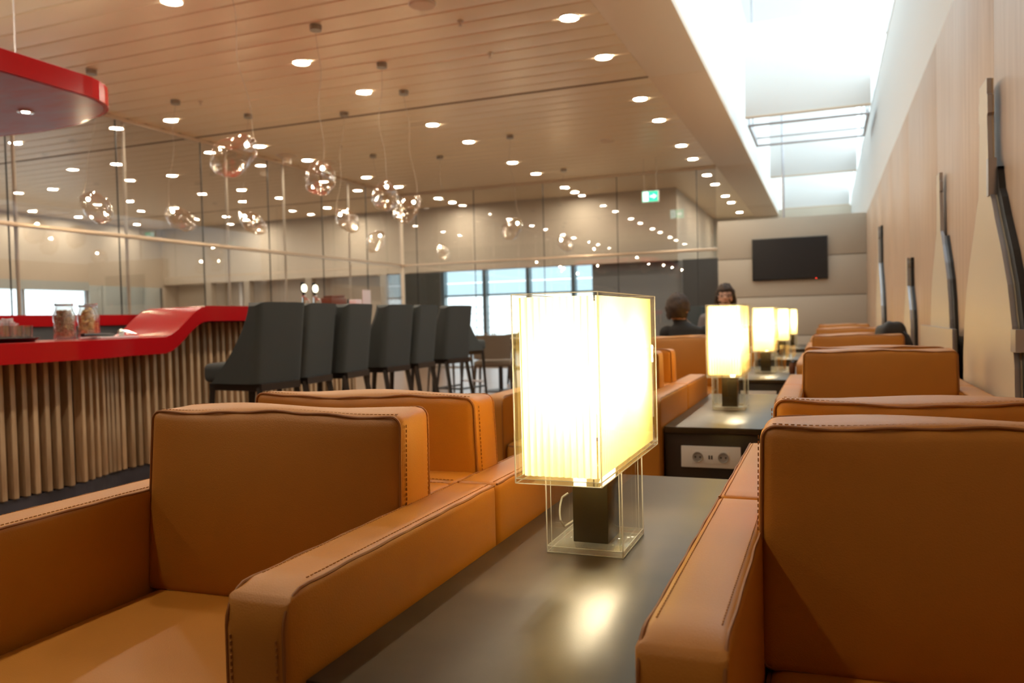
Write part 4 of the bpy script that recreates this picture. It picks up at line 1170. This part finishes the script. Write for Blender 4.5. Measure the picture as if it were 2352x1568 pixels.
def make_person(base, face, head_off, label, shirt, long_hair):
    """base: seat point (x,y,z) ; face: +1 looks along +Y, -1 along -Y. Local +y is forward."""
    P = tag(empty('person', base, 0 if face > 0 else PI), label, 'person')
    H = Vector(head_off)
    sh_z = H.z - (0.205 if long_hair else 0.175); sy_ = H.y - 0.02
    mb = MB()
    trunk(mb, [(0, 0.02, 0.005, 0.15, 0.10), (0, 0.0, 0.10, 0.175, 0.125), (0, sy_ * 0.4, 0.22, 0.155, 0.11), (0, sy_ * 0.8, sh_z - 0.16, 0.172, 0.11),
               (0, sy_, sh_z - 0.05, 0.19, 0.10), (0, sy_, sh_z + 0.01, 0.17, 0.085), (H.x * 0.4, sy_, sh_z + 0.045, 0.09, 0.068), (H.x * 0.6, sy_ + 0.005, sh_z + 0.075, 0.06, 0.06)])
    limb(mb, [(H.x * 0.5, sy_, sh_z + 0.03), (H.x * 0.9, H.y - 0.01, H.z - 0.06)], [0.062, 0.058])
    for s in (-1, 1):
        limb(mb, [(s * 0.165, sy_, sh_z - 0.025), (s * 0.195, sy_ + 0.02, sh_z - 0.12), (s * (0.195 if long_hair else 0.165), sy_ + 0.15, sh_z - 0.25), (s * 0.13, sy_ + 0.33, sh_z - 0.25)], [0.070, 0.056, 0.044, 0.030])
        limb(mb, [(s * 0.095, 0.05, 0.09), (s * 0.12, 0.42, 0.10), (s * 0.12, 0.44, -0.33)], [0.088, 0.062, 0.042])
        limb(mb, [(s * 0.12, 0.42, -0.405), (s * 0.12, 0.54, -0.415)], [0.042, 0.034])
        limb(mb, [(s * 0.12, 0.44, -0.33), (s * 0.12, 0.43, -0.40)], [0.042, 0.042])
    # hands: palm and five fingers, curled in front of the body
    for s in (-1, 1):
        w = Vector((s * 0.13, sy_ + 0.33, sh_z - 0.25)); pd = Vector((-s * 0.45, 0.85, 0.1)).normalized()
        side = Vector((s * 0.85, 0.45, 0)).normalized(); upv = Vector((0, 0, 1))
        palm = w + pd * 0.05
        mb.tube([w - pd * 0.02, w + pd * 0.03, palm + pd * 0.035], [0.026, 0.036, 0.032], 10)
        for fi, (o_, ln) in enumerate(((-0.030, 0.072), (-0.010, 0.082), (0.010, 0.076), (0.028, 0.060))):
            a = palm + pd * 0.025 + side * o_
            mb.tube([a, a + pd * ln * 0.5 + upv * 0.004, a + pd * ln * 0.8 - upv * 0.018, a + pd * ln * 0.85 - upv * 0.04], [0.010, 0.0095, 0.009, 0.007], 8)
        a = w + pd * 0.02 - side * 0.03
        mb.tube([a, a - side * 0.022 + pd * 0.03 + upv * 0.006, a - side * 0.02 + pd * 0.06], [0.012, 0.011, 0.008], 8)
    Rm = Matrix.Rotation(-0.12 if not long_hair else 0.05, 3, 'X') @ Matrix.Rotation(-0.25 if not long_hair else 0.1, 3, 'Z')
    head_pts(mb, H, Rm, 1.06)
    me = bpy.data.meshes.new('body'); me.from_pydata([tuple(v) for v in mb.v], [], mb.f); me.update()
    bo = link('body', me, P)
    rm = bo.modifiers.new('remesh', 'REMESH'); rm.mode = 'VOXEL'; rm.voxel_size = 0.008; rm.use_smooth_shade = True
    sm = bo.modifiers.new('smooth', 'SMOOTH'); sm.factor = 0.5; sm.iterations = 3
    dg = bpy.context.evaluated_depsgraph_get(); dg.update()
    new = bpy.data.meshes.new_from_object(bo.evaluated_get(dg))
    bo.modifiers.clear(); bo.data = new
    new.materials.clear()
    for m_ in ('skin', shirt, 'trousers'): new.materials.append(M[m_])
    for p in new.polygons:
        c = p.center; p.use_smooth = True
        hand = c.y > sy_ + 0.29 and c.z > 0.14
        if c.z > sh_z + 0.075 + (0.02 if c.y < sy_ else -0.015) or hand: p.material_index = 0
        elif c.z > 0.14 and c.y < 0.14 or c.z > 0.2: p.material_index = 1
        else: p.material_index = 2
    # hair
    hb = MB(); rows_ = []
    nu, nv = 32, 16
    for i in range(nv + 1):
        th = (PI * 0.70) * i / nv; row = []
        for j in range(nu):
            ph = 2 * PI * j / nu
            d = Vector((math.sin(th) * math.cos(ph), math.sin(th) * math.sin(ph), math.cos(th)))
            # hairline: high on the forehead, low at the nape
            front = max(0, d.y)
            lim = math.cos(PI * (0.36 if front > 0.55 else (0.52 if d.y > 0.1 else 0.70)))
            k = 1.0 if d.z >= lim - 0.02 else 0.78
            nz_ = 0.007 + 0.014 * noise.noise(d * 6) + 0.010 * noise.noise(d * 16)
            q = Vector((d.x * (0.086 + nz_), d.y * (0.107 + nz_), d.z * (0.126 + nz_))) * k * 1.08
            if d.z < 0 and k == 1.0: q.x *= 1 + 0.20 * d.z; q.y *= 1 + 0.10 * d.z
            row.append(H + Rm @ q)
        rows_.append(row)
    hb.grid(rows_, closed=True)
    hb.build('hair', 'hair', P, smooth=True, angle=80)
    if long_hair:
        for s in (-1, 1):
            MB().tube([H + Rm @ Vector((s * 0.075, 0.02, 0.05)), H + Rm @ Vector((s * 0.088, 0.0, -0.04)), H + Rm @ Vector((s * 0.08, -0.015, -0.13)), H + Rm @ Vector((s * 0.075, -0.02, -0.19))], [0.02, 0.026, 0.028, 0.012], 10).build('hair_lock', 'hair', P, smooth=True)
    # spectacles
    g = MB()
    for s in (-1, 1):
        g.tube([H + Rm @ Vector((s * 0.033 + 0.024 * math.cos(a), 0.104, 0.012 + 0.019 * math.sin(a))) for a in [2 * PI * i / 16 for i in range(16)]], 0.0022, 6, closed=True)
        g.tube([H + Rm @ Vector((s * 0.058, 0.10, 0.014)), H + Rm @ Vector((s * 0.086, 0.06, 0.014)), H + Rm @ Vector((s * 0.088, -0.005, 0.012))], 0.0022, 6)
    g.tube([H + Rm @ Vector((-0.010, 0.106, 0.016)), H + Rm @ Vector((0.010, 0.106, 0.016))], 0.0022, 6)
    g.build('spectacles', 'black', P, smooth=True)
    if long_hair:
        e = MB()
        for s in (-1, 1):
            q = H + Rm @ Vector((s * 0.031, 0.086, 0.010)); e.lathe([(0.001, -0.009), (0.011, -0.005), (0.012, 0.002), (0.008, 0.008), (0.001, 0.010)], seg=12)
            for k in range(len(e.v) - 60, len(e.v)): e.v[k] = tuple(Vector(e.v[k]) + q)
        e.build('eyes', 'hair', P, smooth=True)
        mth = MB().tube([H + Rm @ Vector((-0.024, 0.092, -0.062)), H + Rm @ Vector((0, 0.100, -0.064)), H + Rm @ Vector((0.024, 0.092, -0.062))], [0.003, 0.006, 0.003], 8)
        mth.build('lips', 'brown', P, smooth=True)
    return P
make_person((-1.10, SEAM0 + 2 * PER + 0.56, 0.470), 1, (-0.075, -0.14, 0.575), 'person with short dark hair, spectacles and black shirt seated with back turned', 'shirt', False)
make_person((-1.0, SEAM0 + 3 * PER - 0.52, 0.470), -1, (-0.04, -0.05, 0.70), 'person with brown hair and spectacles seated opposite, facing the person in black', 'shirt2', True)
